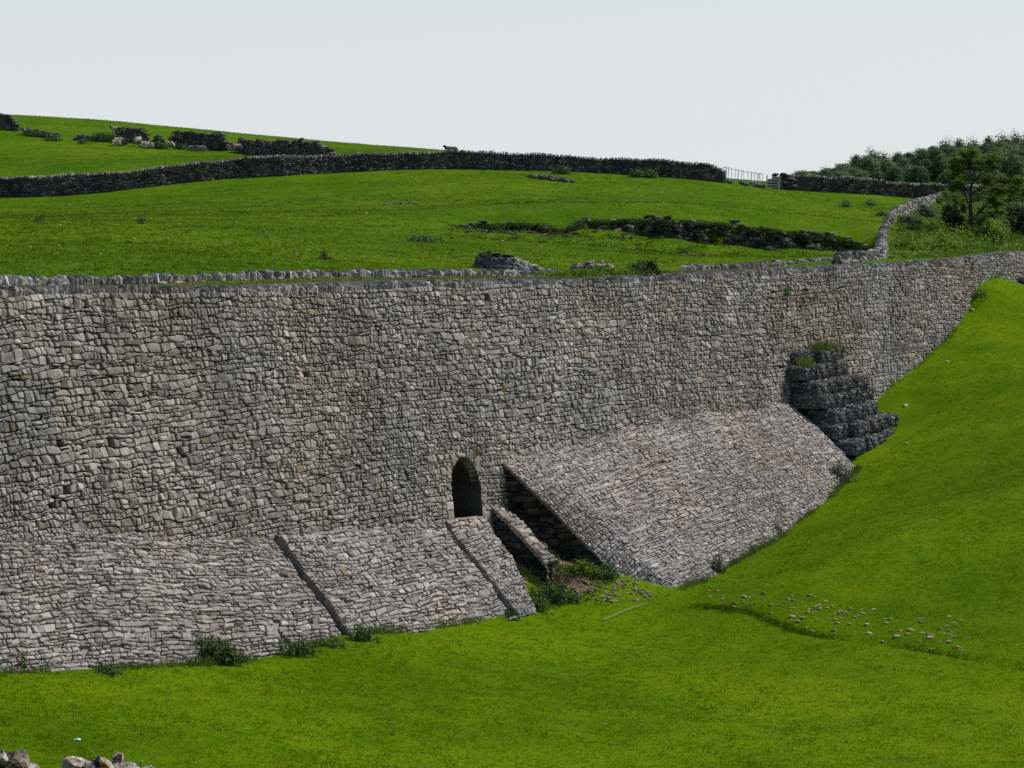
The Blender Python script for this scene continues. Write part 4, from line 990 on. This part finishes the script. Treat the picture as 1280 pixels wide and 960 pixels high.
SHEEP = [  # px, py(ground), Y, pose, fleece, heading, marked, label
    (147, 163, 248, 'stand', 'fleece', 3.3, 0, 'cream sheep looking round the left end of the broken wall, beside the bush'),
    (148, 173.5, 239.5, 'lie', 'fleece', .4, 0, 'pale sheep lying close under the wall, upper of two at its left end'),
    (146, 178.5, 236.5, 'lie', 'fleece', .2, 0, 'pale sheep lying at the wall foot nearest the bush, lower of two'),
    (157, 178.5, 237.5, 'lie', 'greyfleece', 5.2, 0, 'grey sheep with a pale face lying second from the bush'),
    (173, 180, 237.5, 'stand', 'fleece', 1.2, 0, 'largest pale sheep standing at the middle of the broken wall'),
    (182, 180.5, 236.5, 'lie', 'fleece', .2, 0, 'pale sheep lying just right of the largest standing sheep'),
    (187, 182.5, 235.5, 'lie', 'fleece', .1, 0, 'small pale sheep lying lowest, right beside the green weed clump'),
    (214, 184.5, 236, 'stand', 'fleece', 3.0, 1, 'sheep with an orange marked back standing right of the weed clump'),
    (241, 191, 236, 'lie', 'greyfleece', 0.1, 0, 'grey brown sheep lying in shade at the long broken wall'),
    (253, 192, 235.6, 'lie', 'greyfleece', 3.1, 0, 'second grey sheep lying in shade at the long broken wall'),
    (299, 196, 234, 'stand', 'fleece', 3.4, 1, 'sheep with an orange marked back standing by the pale rubble spill'),
    (566, 196.5, 202, 'stand', 'greyfleece', 3.2, 0, 'brownish sheep looking over the long wall on the skyline')]
for px, py, Y, pose, fl, hd, mk, lab in SHEEP:
    r = bpy.data.objects.new('sheep', SM[(pose, fl)]); COL.objects.link(r); q = on_up(px, py, Y)
    if px == 566: q[2] = at(px, py, Y)[2]
    r.location = Vector(q) + Vector((0, -.6, 0)) if px != 566 else Vector(q); r.rotation_euler = (0, 0, hd); k_ = U(.85, .98) * (1.12 if px == 173 else 1.2 if px == 566 else 1); r.scale = (k_,) * 3; tag(r, lab, 'sheep', 'sheep resting on the hill')
    if mk: c = bpy.data.objects.new('paint_mark', markm[pose]); COL.objects.link(c); c.parent = r

# ------------------------------------------------------------------ plants
def nettle(mb, c, h, sx, sy, n, leaf=.05):
    for _ in range(n):
        b = np.asarray(c) + np.array([random.gauss(0, sx), random.gauss(0, sy), 0]); hh = h * U(.55, 1.1) * math.exp(-((b[0] - c[0]) / (2.2 * sx + .01)) ** 2)
        tp = b + np.array([random.gauss(0, .13) * hh, random.gauss(0, .13) * hh, hh]); tube(mb, [b, (b + tp) / 2, tp], [.01, .008, .004], 3, .2)
        m = int(16 * hh / .6) + 5; f = rng.uniform(.08, 1, m)[:, None]; q = b + (tp - b) * f; o = rng.normal(size=(m, 3)) * np.array([1, 1, .3]) * leaf * 1.6
        leaves(mb, q + o, o + np.array([0, 0, leaf * 1.3]) + rng.normal(size=(m, 3)) * leaf * .6, leaf * (1.2 - .5 * f[:, 0]), asp=.5)
def weed(name, lab, px, py, wpx, hpx, n, mat='weed', leaf=.05, hit=hit_low, cat='weeds', lift=0.):
    c = hit(px, py); s = c[1] / F; mb = MB(); nettle(mb, c - (0, 0, .03), hpx * s, wpx * s * .36, .15, n, leaf); return tag(obj(name, mb, M[mat]), lab, cat)
weed('nettle_clump', 'largest dark green nettle clump at the foot of the left buttress', 263, 828, 66, 36, 120)
weed('weed', 'small dark weed at the foot of the left buttress, left of the large nettle clump', 133, 842, 20, 18, 26)
weed('weed', 'thin weed at the far left foot of the buttress', 30, 838, 18, 24, 10, leaf=.04)
weed('weed', 'thin upright weed growing on the left buttress foot between two other weeds', 55, 836, 14, 26, 10, leaf=.04)
weed('nettle_clump', 'nettles at the foot of the buttress under its short groove', 366, 818, 44, 26, 50)
weed('nettle_clump', 'low nettles between the groove foot and the short groove', 412, 808, 44, 12, 30)
weed('nettle_clump', 'nettle tuft where the long groove of the left buttress meets the grass', 452, 800, 26, 22, 34)
weed('weed', 'small weed at the foot of the narrow right panel of the left buttress', 640, 772, 16, 16, 16)
weed('nettle_clump', 'broad nettle patch at the end of the left buttress', 690, 752, 50, 26, 90)
weed('nettle_clump', 'dark nettle clump just right of the left buttress end', 672, 762, 22, 26, 34)
weed('nettle_clump', 'leafy weeds at the foot of the low wing wall', 682, 708, 26, 22, 40)
weed('nettle_clump', 'bright weeds along the foot of the shaded cheek', 722, 716, 44, 18, 70, 'fern')
weed('nettle_clump', 'dark bushy weed at the lower end of the shaded cheek', 755, 722, 28, 20, 50)
weed('thistle', 'grey green thistle at the foot of the right buttress near its left corner', 893, 716, 20, 26, 30, 'weedgrey')
weed('thistle', 'grey green thistle halfway along the foot of the right buttress', 970, 670, 16, 20, 22, 'weedgrey')
weed('thistle', 'small thistle between the two along the right buttress foot', 942, 688, 20, 10, 16, 'weedgrey')
weed('thistle', 'large grey green thistle by the right corner of the right buttress', 1049, 603, 24, 30, 44, 'weedgrey')
weed('weed', 'low weeds at the wall foot near the right edge', 1224, 372, 18, 12, 24)
weed('weed', 'weeds along the foot of the gabion stack', 1085, 556, 50, 9, 30, 'weed')
# growth on the gabions and the wall
def tuft(name, lab, c, R, n, h, mat, cat='grass tuft'):
    mb = MB(); pos = np.asarray(c) + rng.normal(size=(n, 3)) * np.array(R) * .5; blades(mb, pos, h, .025, .35, None, 3, .04); return tag(obj(name, mb, M[mat]), lab, cat)
tc = gt0 + 3.9; tuft('grass_tuft', 'green grass growing on top of the highest gabion basket', p3(tc - .6, .65, zt0 + .0), (.75, 1.2, .04), 300, .4, 'rush')
tc = gt0 + .8; tuft('grass_tuft', 'green grass tuft on the left gabion of the second tier', p3(tc - .1, 1.0, zt0 - .58), (.35, .7, .04), 120, .42, 'rush')
tuft('grass_tuft', 'thin grass spike beside the left gabion against the wall', p3(gt0 + 1.6, .55, zt0 - .4), (.1, .2, .1), 16, .5, 'drygrass')
for lab, px, py, n in (('green plant growing from the wall face above the gabions', 982, 367, 40), ('small plant in the wall face right of the brown repair', 1015, 370, 24), ('small plant low in the brown repair patch', 1002, 376, 20), ('dry yellow plant in the wall face above the arch', 594, 566, 26)):
    t, w, z, Y = onwall(px, py); mb = MB(); c = p3(t, w + .08, z); pos = c + rng.normal(size=(n, 3)) * .09; leaves(mb, pos, rng.normal(size=(n, 3)) + np.array([0, 0, .6]), .06); blades(mb, pos, .2, .02, .5)
    tag(obj('wall_plant', mb, M['drygrass' if 'yellow' in lab else 'weed']), lab, 'plant')
t, Y, z = plane(812, 345, -.6); c = p3(t, -.7, ztop(t) - .1); mb = MB(); blob(mb, c + (.15, 0, .4), (.3, .35, .45), 700, .035, 9, .5)
blob(mb, c + (.42, -.2, .12), (.2, .25, .35), 400, .035, 5, .5); tag(obj('shrub', mb, M['elder']), 'small dark shrub growing over the coping of the great wall', 'shrub')
t, Y, z = plane(806, 344, -2.); c = p3(t, -2.2, ztop(t)); mb = MB(); nettle(mb, c, .55, .35, .3, 50, .05); tag(obj('nettle_clump', mb, M['weed']), 'nettles beside the dark shrub on the terrace', 'weeds')
t, Y, z = plane(755, 344, -2.5); mb = MB(); nettle(mb, p3(t, -2.4, ztop(t) - .03), .3, .8, .5, 110, .05); tag(obj('nettle_clump', mb, M['fern']), 'low bright nettles on the terrace left of the dark shrub', 'weeds')
t, Y, z = plane(700, 344, -3); mb = MB(); nettle(mb, p3(t, -2.6, ztop(t) - .03), .24, .8, .4, 80, .05); tag(obj('nettle_clump', mb, M['fern']), 'low bright nettles on the terrace in front of the rubble heaps', 'weeds')
# dry grass along the terrace
pos = []
for _ in range(2600):
    t = U(-24, 32); w = U(-5.0, -.6); pos.append(p3(t, w, 0))
pos = np.array(pos); pos[:, 2] = zup(pos[:, 0], pos[:, 1]); mb = MB(); blades(mb, pos, .13, .03, .5, None, 3, .08); tag(obj('terrace_grass', mb, M['drygrass']), 'dry brownish grass on the terrace behind the coping', 'grass', kind='stuff')
pos = np.array([p3(U(-24, 66), U(-5.0, -.6), 0) for _ in range(2600)]); pos[:, 2] = zup(pos[:, 0], pos[:, 1]); mb = MB(); blades(mb, pos, .1, .03, .5, None, 3, .08); tag(obj('terrace_grass', mb, M['rush']), 'green grass on the terrace behind the coping', 'grass', kind='stuff')
# small growth where the aprons meet the wall
for k_ in range(11):
    A_ = LT if k_ < 6 else RT; t = U(A_[0, 0] + 3, A_[-1, 0] - .5); w, z = linei(A_, np.array([t]))[0]; mb = MB(); c = p3(t, w + .12, z - .03); pos = c + rng.normal(size=(9, 3)) * np.array([.12, .12, .02]); blades(mb, pos, .14, .02, .5)
    tag(obj('wall_plant', mb, M['drygrass' if k_ % 2 else 'rush']), 'tiny tuft of grass rooted in the seam where a sloping apron meets the great wall', 'plant', 'grass tufts in the seam above the aprons')
# hill plants
def hweed(lab, px, py, Y, w, h, n, mat='weed', leaf=.12, name='weed_clump'):
    c = on_up(px, py, Y); mb = MB(); nettle(mb, c, h, w, .3, n, leaf); tag(obj(name, mb, M[mat]), lab, 'weeds')
hweed('green bush of weeds left of the sheep on the hill', 128, 175, 240, .9, 1.0, 60, leaf=.13)
hweed('green weed clump among the sheep by the broken wall', 197, 185, 236, .5, .7, 40, leaf=.13)
hweed('weeds at the left foot of the long broken hilltop wall', 226, 187, 237, .4, .55, 24, leaf=.12)
hweed('weeds growing through the rubble near the left hilltop stub', 44, 172, 242, .8, .7, 30, leaf=.12)
hweed('small weed on the grass below the left hilltop rubble', 68, 176, 239, .4, .7, 20, leaf=.13)
hweed('lone small weed right of the left hilltop rubble', 101, 180, 237, .2, .5, 12, leaf=.1)
hweed('dark lone thistle low in the middle of the upper field', 405, 320, 95, .12, .42, 14, leaf=.06)
hweed('lone dark thistle in the left part of the upper field', 177, 286, 122, .1, .4, 10, leaf=.07)
hweed('lone dark thistle at the far left of the upper field', 51, 285, 122, .1, .4, 10, leaf=.07)
hweed('lone thistle near the right end of the upper field', 1057, 254, 180, .2, .55, 14, leaf=.1)
hweed('small thistle farther right in the upper field', 1087, 251, 185, .2, .5, 12, 'weedgrey', leaf=.1)
hweed('small thistle below the right hill wall', 1103, 266, 168, .2, .4, 12, 'weedgrey', leaf=.1)
for i, (px, lab) in enumerate(((701, 'left of three weeds along the foot of the long hill wall'), (795, 'middle of three weeds along the foot of the long hill wall'), (812, 'right of three weeds along the foot of the long hill wall'))):
    hweed(lab, px, 217 + (px - 700) * .04, 196, .3, .75, 22, leaf=.12)
hweed('grey green thistle patch in the middle of the upper field', 525, 303, 118, .5, .4, 34, 'weedgrey', leaf=.07)
pos = []
for _ in range(900):
    q = on_up(U(560, 1085), 290, 134); X = q[0]; Y = U(125, 133.4); pos.append((X, Y, float(zup(X, Y))))
for _ in range(1500):
    u = U(0, qs[-1]); hh = float(np.interp(u, qs, qh)); v_ = hh * U(.0, 1.) if random.random() < .35 else hh + U(-.05, .12); q = SQ(np.array([u]), np.array([v_]))[0]; q[1] += U(-.2, .1); pos.append(tuple(q))
mb = MB(); pos = np.array(pos); m = len(pos); leaves(mb, np.repeat(pos, 9, 0) + rng.normal(size=(m * 9, 3)) * np.array([.22, .2, .06]) + (0, 0, .04), rng.normal(size=(m * 9, 3)) + np.array([0, -.2, .8]), .055)
blades(mb, pos[900:], .2, .035, .5, None, 3, .12)
tag(obj('heath_vegetation', mb, M['heath']), 'dark low vegetation over the rough quarry ground', 'vegetation', kind='stuff')

# ------------------------------------------------------------------ trees and scrub
def branch(mb, lf, p, d, L, r, lev, leafn, leaf):
    k = 4; pts = [p]; rs = [r]; q = p.copy(); dd = d.copy()
    for i in range(k):
        dd = dd + rng.normal(size=3) * .16 + np.array([0, 0, .03]); dd /= np.linalg.norm(dd); q = q + dd * L / k; pts.append(q); rs.append(r * (1 - .62 * (i + 1) / k))
    tube(mb, pts, rs, 6 if lev < 2 else 4, .5)
    if lev >= 3:
        m = leafn; c = np.array(pts)[rng.integers(1, k + 1, m)]; o = rng.normal(size=(m, 3)) * np.array([.26, .26, .1]) * L * 1.1
        leaves(lf, c + o, rng.normal(size=(m, 3)) * .7 + np.array([0, 0, 1.]), leaf, np.clip(random.random() * .6 + rng.random(m) * .4, 0, 1))
        return
    for i in range(4 if lev == 0 else 4):
        j = random.choice((2, 3, 4, 4)); a = rng.normal(size=3); a -= dd * (a @ dd); a /= np.linalg.norm(a); nd = dd * U(.5, 1.) + a * U(.5, .95); nd[2] = nd[2] * .8 + .12; nd /= np.linalg.norm(nd)
        branch(mb, lf, pts[j], nd, L * U(.55, .8), rs[j] * .7, lev + 1, leafn, leaf)
bx = on_up(1216, 300, 138); sc_ = 138 / F
tr = thing('hawthorn_tree', 'lone airy tree with forked dark trunk standing in the scrub at right', 'tree', bx)
mb = MB(); lf = MB()
def hp_(px, py, dy=0.): q = at(px, py, 138 + dy); return q
tube(mb, [bx - (0, 0, .2), hp_(1214, 285), hp_(1213, 262), hp_(1213, 240), hp_(1217, 222)], [.16, .13, .11, .08, .05], 7)
tube(mb, [hp_(1213, 276), hp_(1222, 268), hp_(1231, 258), hp_(1243, 246), hp_(1254, 240)], [.09, .075, .06, .045, .02], 6)
tube(mb, [hp_(1213, 262), hp_(1208, 248), hp_(1202, 236)], [.06, .045, .02], 6)
for (px, py, dx, dz, L) in ((1217, 224, .1, 1, .9), (1215, 232, -.7, .7, 1.), (1216, 228, .7, .7, .95), (1213, 238, -.8, .35, .9), (1213, 243, .8, .5, 1.0), (1202, 238, -.5, .8, .8), (1243, 246, .4, .7, .7), (1254, 240, .9, .3, .65), (1236, 253, .7, .4, .7), (1231, 258, .9, -.1, .6), (1213, 222, .2, .9, 1.), (1220, 225, .5, .8, 1.05), (1208, 246, -.6, .4, .7)):
    d = np.array([dx, U(-.5, .5), dz]); d /= np.linalg.norm(d); branch(mb, lf, hp_(px, py), d, L, .045, 1, 110, .066)
obj('trunk', mb, M['bark'], tr); obj('crown', lf, M['treeleaf'], tr)
def shrub(lab, px, py, Y, R, n, leaf, mat, name='shrub', k=12):
    q = on_up(px, py, Y); q = at(px, py, Y) if False else q; root = thing(name, lab, 'shrub', q); mb = MB(); blob(mb, q + (0, 0, R[2] * .85), R, n, leaf, k, .45); obj('foliage', mb, M[mat], root)
    mb = MB()
    for _ in range(5): tube(mb, [q + (U(-.2, .2), U(-.2, .2), -.1), q + (U(-.5, .5) * R[0], U(-.3, .3), R[2] * .9)], [.03, .015], 4)
    obj('stems', mb, M['bark'], root)
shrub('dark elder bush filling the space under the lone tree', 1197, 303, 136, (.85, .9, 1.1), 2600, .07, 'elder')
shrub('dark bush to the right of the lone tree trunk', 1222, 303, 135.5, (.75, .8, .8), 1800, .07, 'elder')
shrub('bright green bush right of the lone tree', 1240, 302, 134, (.95, .8, .75), 2200, .07, 'fern')
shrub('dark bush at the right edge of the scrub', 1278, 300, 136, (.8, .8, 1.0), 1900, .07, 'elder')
shrub('mid green bush beside the curving wall under the hill wall corner', 1160, 290, 150, (1.1, 1.2, .9), 2200, .07, 'weedgrey')
shrub('tall pale green bush behind the lone tree at the right edge', 1270, 285, 150, (1.6, 1.3, 1.5), 3000, .08, 'weedgrey')
shrub('green bush behind the dark elder near the hill wall corner', 1192, 272, 172, (1.2, 1.2, 1.0), 1800, .08, 'treeleaf')
shrub('pale olive bush under the hill wall end', 1180, 268, 182, (.9, 1., .9), 1400, .08, 'fern')
shrub('broad green bush low behind the lone tree near the wood edge', 1262, 268, 172, (2.2, 1.5, 1.5), 3400, .09, 'treeleaf')
shrub('dark green bush at the wood edge behind the end of the hill wall', 1232, 262, 190, (2.0, 1.4, 1.5), 2800, .1, 'weed')
shrub('grey green bush at the right edge below the wood', 1288, 262, 185, (2.2, 1.4, 1.8), 3200, .1, 'weedgrey')
shrub('green bush behind the lone tree, left of the tall pale bush', 1238, 282, 155, (1.6, 1.2, 1.2), 2400, .08, 'treeleaf')
shrub('tall bright bracken clump on the bank nearest the curving wall', 1132, 312, 124, (.7, .8, .5), 900, .07, 'fern', 'bracken', 9)
shrub('bracken clump on the bank below the dark elder', 1176, 312, 127, (.9, .8, .45), 1000, .07, 'fern', 'bracken', 9)
shrub('olive bracken clump halfway up the bank by the curving wall', 1138, 296, 138, (.8, .9, .6), 1000, .07, 'weedgrey', 'bracken', 9)
shrub('dark bramble patch under the left side of the lone tree', 1184, 297, 143, (.8, .7, .75), 1500, .07, 'elder', 'shrub', 9)
pos = []
while len(pos) < 3600:
    px, Y = U(1100, 1300), U(118, 190); X = (px - 640) / F * Y
    # only right of the curving wall
    wx = np.interp(Y, [p[1] for p in cw[2:]], [p[0] for p in cw[2:]])
    if X < wx + .6 or tw(X, Y)[1] > -2: continue
    pos.append((X, Y, 0))
pos = np.array(pos); pos[:, 2] = zup(pos[:, 0], pos[:, 1]); mb = MB()
hh = np.where(pos[:, 1] > 126, .55 + .3 * np.sin(pos[:, 0] * .9) * np.sin(pos[:, 1] * .45), .26); blades(mb, pos, hh, .05, .4, None, 3, .1)
m = len(pos); leaves(mb, np.repeat(pos, 6, 0) + np.c_[rng.normal(size=(m * 6, 2)) * .3, rng.random(m * 6) * np.repeat(hh, 6)], rng.normal(size=(m * 6, 3)) * .6 + np.array([0, -.2, .8]), .085, np.repeat(np.clip(rng.random(m) * .5 + .35 * np.sin(pos[:, 0] * 1.2) * np.sin(pos[:, 1] * .5) + .3, 0, 1), 6))
tag(obj('undergrowth', mb, M['fern']), 'bright green bracken and tall grass on the bank behind the wall end', 'undergrowth', kind='stuff')
# the wood
def wood_tree(mat, h, r, sh, n=4200):
    root = thing('wood_tree', 'dark green broadleaf tree in the dense wood on the hill at right', 'tree', (0, 0, 0), 'trees of the wood on the hill at right'); mb = MB()
    tube(mb, [(0, 0, -.5), (.1, 0, h * .3), (0, .1, h * .75)], [.22, .17, .06], 6)
    for _ in range(6):
        a = U(0, 6.3); tube(mb, [(0, 0, h * U(.25, .5)), (math.cos(a) * r * .5, math.sin(a) * r * .5, h * U(.5, .75))], [.09, .03], 4)
    lf = MB(); K = 46
    for i in range(K):
        q = rng.normal(size=3); q /= np.linalg.norm(q); q *= U(.55, 1.) ; tp = 1 - .28 * sh * max(0, q[2])
        c = np.array([q[0] * r * .8 * tp, q[1] * r * .8 * tp, h * .54 + q[2] * h * .4]); m_ = int(n / K * U(.6, 1.4)); s = r * U(.2, .34)
        o_ = np.clip(rng.normal(size=(m_, 3)), -1.5, 1.5); leaves(lf, c + o_ * s * np.array([1, 1, .8]), o_ + rng.normal(size=(m_, 3)) * .5 + np.array([0, 0, .6]) + q * .8, .17, np.clip(random.random() * .65 + rng.random(m_) * .35, 0, 1), asp=.7)
    obj('trunk', mb, M['bark'], root); obj('crown', lf, M[mat], root); return root
WP = [wood_tree('wood1', 8.2, 2.3, 1.3), wood_tree('wood2', 7.6, 2.2, 1.6), wood_tree('wood1', 8.8, 2.0, 1.1), wood_tree('wood2', 7., 2.5, 1.8), wood_tree('wood1', 7.8, 1.7, 1.0)]
used = [False] * 5
WT = []   # (px, top py, Y)
sky = lambda x: np.interp(x, [985, 1000, 1040, 1070, 1090, 1110, 1140, 1165, 1190, 1230, 1260, 1290, 1340], [219, 212, 203, 193, 182, 190, 184, 174, 170, 168, 164, 161, 158])
for Y0, dpx, off in ((276, 26, 48), (288, 24, 26), (294, 22, 16), (302, 19, 7), (314, 17, 0)):
    x = 996 + U(0, 8) - (Y0 == 294) * -6
    if Y0 == 276: x = 1186
    while x < 1345:
        WT.append((x, float(sky(x)) + off * U(.6, 1.5) * (1 if x > 1050 else .5) + U(-1.5, 2.5), Y0 + U(-3, 3))); x += dpx * U(.75, 1.25)
for i, (px, py, Y) in enumerate(WT):
    kd = random.randrange(5); o = WP[kd] if not used[kd] else copy_tree(WP[kd]); used[kd] = True
    q = at(px, py, Y); g = float(zup(q[0], q[1])); hh = max(2.2, q[2] - g); k_ = hh / (8.2, 7.6, 8.8, 7., 7.8)[kd]
    o.location = (q[0], q[1], g); o.scale = (max(.62, min(1.25, k_ * U(.85, 1.1))),) * 2 + (k_,); o.rotation_euler = (0, 0, U(0, 6.3))
    o['label'] = 'dark green broadleaf tree in the dense wood on the hill at right'
for i in range(5):
    if not used[i]:
        for c in list(WP[i].children): bpy.data.objects.remove(c)
        bpy.data.objects.remove(WP[i])

# ------------------------------------------------------------------ grass
def vnoise(X, Y, cell, seed=3):
    g = np.random.default_rng(seed).random((128, 128)); x = X / cell + 500; y = Y / cell + 500; i = np.floor(x).astype(int); j = np.floor(y).astype(int); a = x - i; b = y - j; a = a * a * (3 - 2 * a); b = b * b * (3 - 2 * b)
    G = lambda p, q: g[p % 128, q % 128]
    return (G(i, j) * (1 - a) + G(i + 1, j) * a) * (1 - b) + (G(i, j + 1) * (1 - a) + G(i + 1, j + 1) * a) * b
def scatter(nm, fz, n, box_, keep, h, wd, mat, lab, per=3, spread=.05, cl=.5):
    X = rng.uniform(box_[0], box_[1], n); s = rng.random(n); Y = box_[2] * (box_[3] / box_[2]) ** s
    m = np.abs(X / Y) < .29; X, Y = X[m], Y[m]; t, w = tw(X, Y); m = keep(X, Y, t, w); X, Y = X[m], Y[m]
    pos = np.c_[X, Y, fz(X, Y) - .01]; mb = MB(); pt = np.clip(.5 + .2 * np.sin(X * .21 + 2 * np.sin(Y * .11)) * np.sin(Y * .17) + .22 * np.sin(X * .55 + np.sin(Y * .4) * 2) * np.sin(Y * .5 + X * .13) + rng.normal(size=len(X)) * .25, 0, 1)
    vn = vnoise(X, Y, cl) * .6 + vnoise(X, Y, cl * .37, 7) * .4; pt = np.clip(pt + (vn - .5) * .9, 0, 1); blades(mb, pos, h * rng.uniform(.6, 1.3, len(X)) * (.35 + 1.4 * np.clip(vn, 0, 1) ** 1.3), wd, .7, pt, per, spread); tag(obj(nm, mb, M[mat]), lab, 'grass', kind='stuff')
def keep_low(X, Y, t, w):
    wl = np.interp(t, np.r_[LG[:, 0], RG[:, 0], [24, 30.5, 33.5], [a[0] for a in WB[1:]]], np.r_[LG[:, 1], RG[:, 1], [4.2, 4.4, 1.5], [a[1] for a in WB[1:]]])
    alc = (t > LG[-1, 0] + .1) & (t < RG[0, 0])
    return (np.where(alc, 2.5, wl) < w) & (Y > 42) & (soil_r(X, Y) > .35 + .6 * np.sin(X * 13) * np.sin(Y * 11))
scatter('grass', zlow, 400000, (-19, 36, 44, 140), keep_low, .062, .018, 'grass', 'short bright green grass of the lower field')
scatter('grass', zup, 330000, (-62, 60, 64, 290), lambda X, Y, t, w: (w < -7) & (t < 300), .09, .03, 'uppergrass', 'short green grass of the upper fields', 3, .1, 1.1)

def fringe(line, n, off, h):
    r = []
    for _ in range(n):
        t = U(line[0, 0], line[-1, 0])
        if math.sin(t * 1.7) + math.sin(t * .63 + 1) + U(-1.2, 1.2) < -.2: continue
        w = float(np.interp(t, line[:, 0], line[:, 1])) + abs(random.gauss(0, off)) - .02; q = P(t, w); r.append((q[0], q[1], 0))
    return r
pos = np.array(fringe(LG, 3200, .14, 0) + fringe(RG[2:], 2600, .14, 0) + fringe(np.array([a[:2] for a in WB[1:]]), 900, .12, 0)); pos[:, 2] = zlow(pos[:, 0], pos[:, 1]) - .02
mb = MB(); blades(mb, pos, (.14 + .16 * vnoise(pos[:, 0], pos[:, 1], .8)) * rng.uniform(.4, 1.3, len(pos)), .022, .35, None, 3, .05); tag(obj('long_grass', mb, M['rush']), 'longer ungrazed grass along the foot of the walls', 'grass', kind='stuff')
X = rng.uniform(-16, 34, 9000); Y = rng.uniform(46, 125, 9000); t, w = tw(X, Y); dn = np.sin(X * .6 + 2 * np.sin(Y * .3)) + np.sin(Y * .45 + X * .2) + rng.normal(size=9000) * .7
m = keep_low(X, Y, t, w) & (np.abs(X / Y) < .23) & ((dn > 1.25) | (seg_dist(X, Y, ditch) < .5)); X, Y = X[m], Y[m]; pos = np.c_[X, Y, zlow(X, Y) - .01]
mb = MB(); blades(mb, pos, .09, .016, .8, None, 9, .07); tag(obj('grass_tussocks', mb, M['tuss']), 'slightly longer dark green grass tufts over the lower field', 'grass', kind='stuff')
dl = np.r_[0, np.cumsum(np.linalg.norm(np.diff(ditch, axis=0), axis=1))]; q_ = rng.uniform(0, dl[-1], 1300); X = np.interp(q_, dl, ditch[:, 0]) + rng.normal(size=1300) * .1; Y = np.interp(q_, dl, ditch[:, 1]) + rng.normal(size=1300) * .16; m = (np.sin(q_ * 1.3) + np.sin(q_ * .47) + rng.normal(size=1300) * .6) > -.4; X, Y = X[m], Y[m]
mb = MB(); blades(mb, np.c_[X, Y, zlow(X, Y) - .01], .11, .016, .6, None, 7, .06); tag(obj('ditch_grass', mb, M['tuss']), 'darker longer grass added along the small ditch to deepen its shadow line', 'grass', kind='stuff')  # dark blades stand in for the shadowed line of the ditch
X = rng.uniform(-45, 45, 9000); Y = 75 * (200 / 75) ** rng.random(9000); t, w = tw(X, Y); dn = np.sin(X * .35 + 2 * np.sin(Y * .13)) + np.sin(Y * .2 + X * .11) + rng.normal(size=9000) * .7
m = (w < -8) & (np.abs(X / Y) < .23) & (dn > 1.1); X, Y = X[m], Y[m]; pos = np.c_[X, Y, zup(X, Y) - .01]
mb = MB(); blades(mb, pos, .15, .035, .8, None, 9, .14); tag(obj('grass_tussocks', mb, M['tuss']), 'slightly longer dark green grass tufts over the upper field', 'grass', kind='stuff')

# ------------------------------------------------------------------ air, sky, sun, camera
SUN_EL, SUN_AZ = math.radians(50), math.radians(68)      # azimuth from +Y towards +X
sd = Vector((math.sin(SUN_AZ) * math.cos(SUN_EL), math.cos(SUN_AZ) * math.cos(SUN_EL), math.sin(SUN_EL)))
L = bpy.data.lights.new('sun', 'SUN'); L.energy = 4.7; L.angle = math.radians(.5); L.color = (1, .94, .86)
lo = bpy.data.objects.new('sun', L); COL.objects.link(lo); lo.location = (40, 60, 80); lo.rotation_euler = sd.to_track_quat('Z', 'Y').to_euler()
W = bpy.data.worlds.new('World'); SC.world = W; W.use_nodes = True; nt = W.node_tree
bg = nt.nodes['Background']; st = nt.nodes.new('ShaderNodeTexSky'); st.sky_type = 'NISHITA'; st.sun_disc = False
st.sun_elevation = SUN_EL; st.sun_rotation = SUN_AZ; st.air_density = 1.; st.dust_density = 1.; st.ozone_density = 1.; st.altitude = 200
# summer haze whitens the lowest part of the sky
tcn = nt.nodes.new('ShaderNodeTexCoord'); sx = nt.nodes.new('ShaderNodeSeparateXYZ'); nt.links.new(tcn.outputs['Generated'], sx.inputs[0])
mr = nt.nodes.new('ShaderNodeMapRange'); mr.interpolation_type = 'SMOOTHSTEP'; nt.links.new(sx.outputs['Z'], mr.inputs['Value'])
for a_, v_ in (('From Min', .02), ('From Max', .42), ('To Min', .93), ('To Max', 0.)): mr.inputs[a_].default_value = v_
mx = nt.nodes.new('ShaderNodeMix'); mx.data_type = 'RGBA'; nt.links.new(mr.outputs[0], mx.inputs[0]); nt.links.new(st.outputs[0], mx.inputs[6]); mx.inputs[7].default_value = (5.9, 6.25, 6.4, 1)
nt.links.new(mx.outputs[2], bg.inputs[0]); bg.inputs[1].default_value = .125
cam = bpy.data.cameras.new('camera'); cam.sensor_width = 36; cam.lens = 36 * F / 1280; cam.clip_start = .5; cam.clip_end = 5000
co = bpy.data.objects.new('camera', cam); COL.objects.link(co); co.location = (0, 0, E); co.rotation_euler = (math.pi / 2 - PITCH, 0, 0); SC.camera = co
vs = SC.view_settings; vs.view_transform = 'Standard'; vs.look = 'None'; vs.exposure = 0; vs.gamma = 1; vs.use_curve_mapping = False
SC.render.engine = 'CYCLES'; SC.cycles.max_bounces = 5; SC.cycles.use_denoising = False
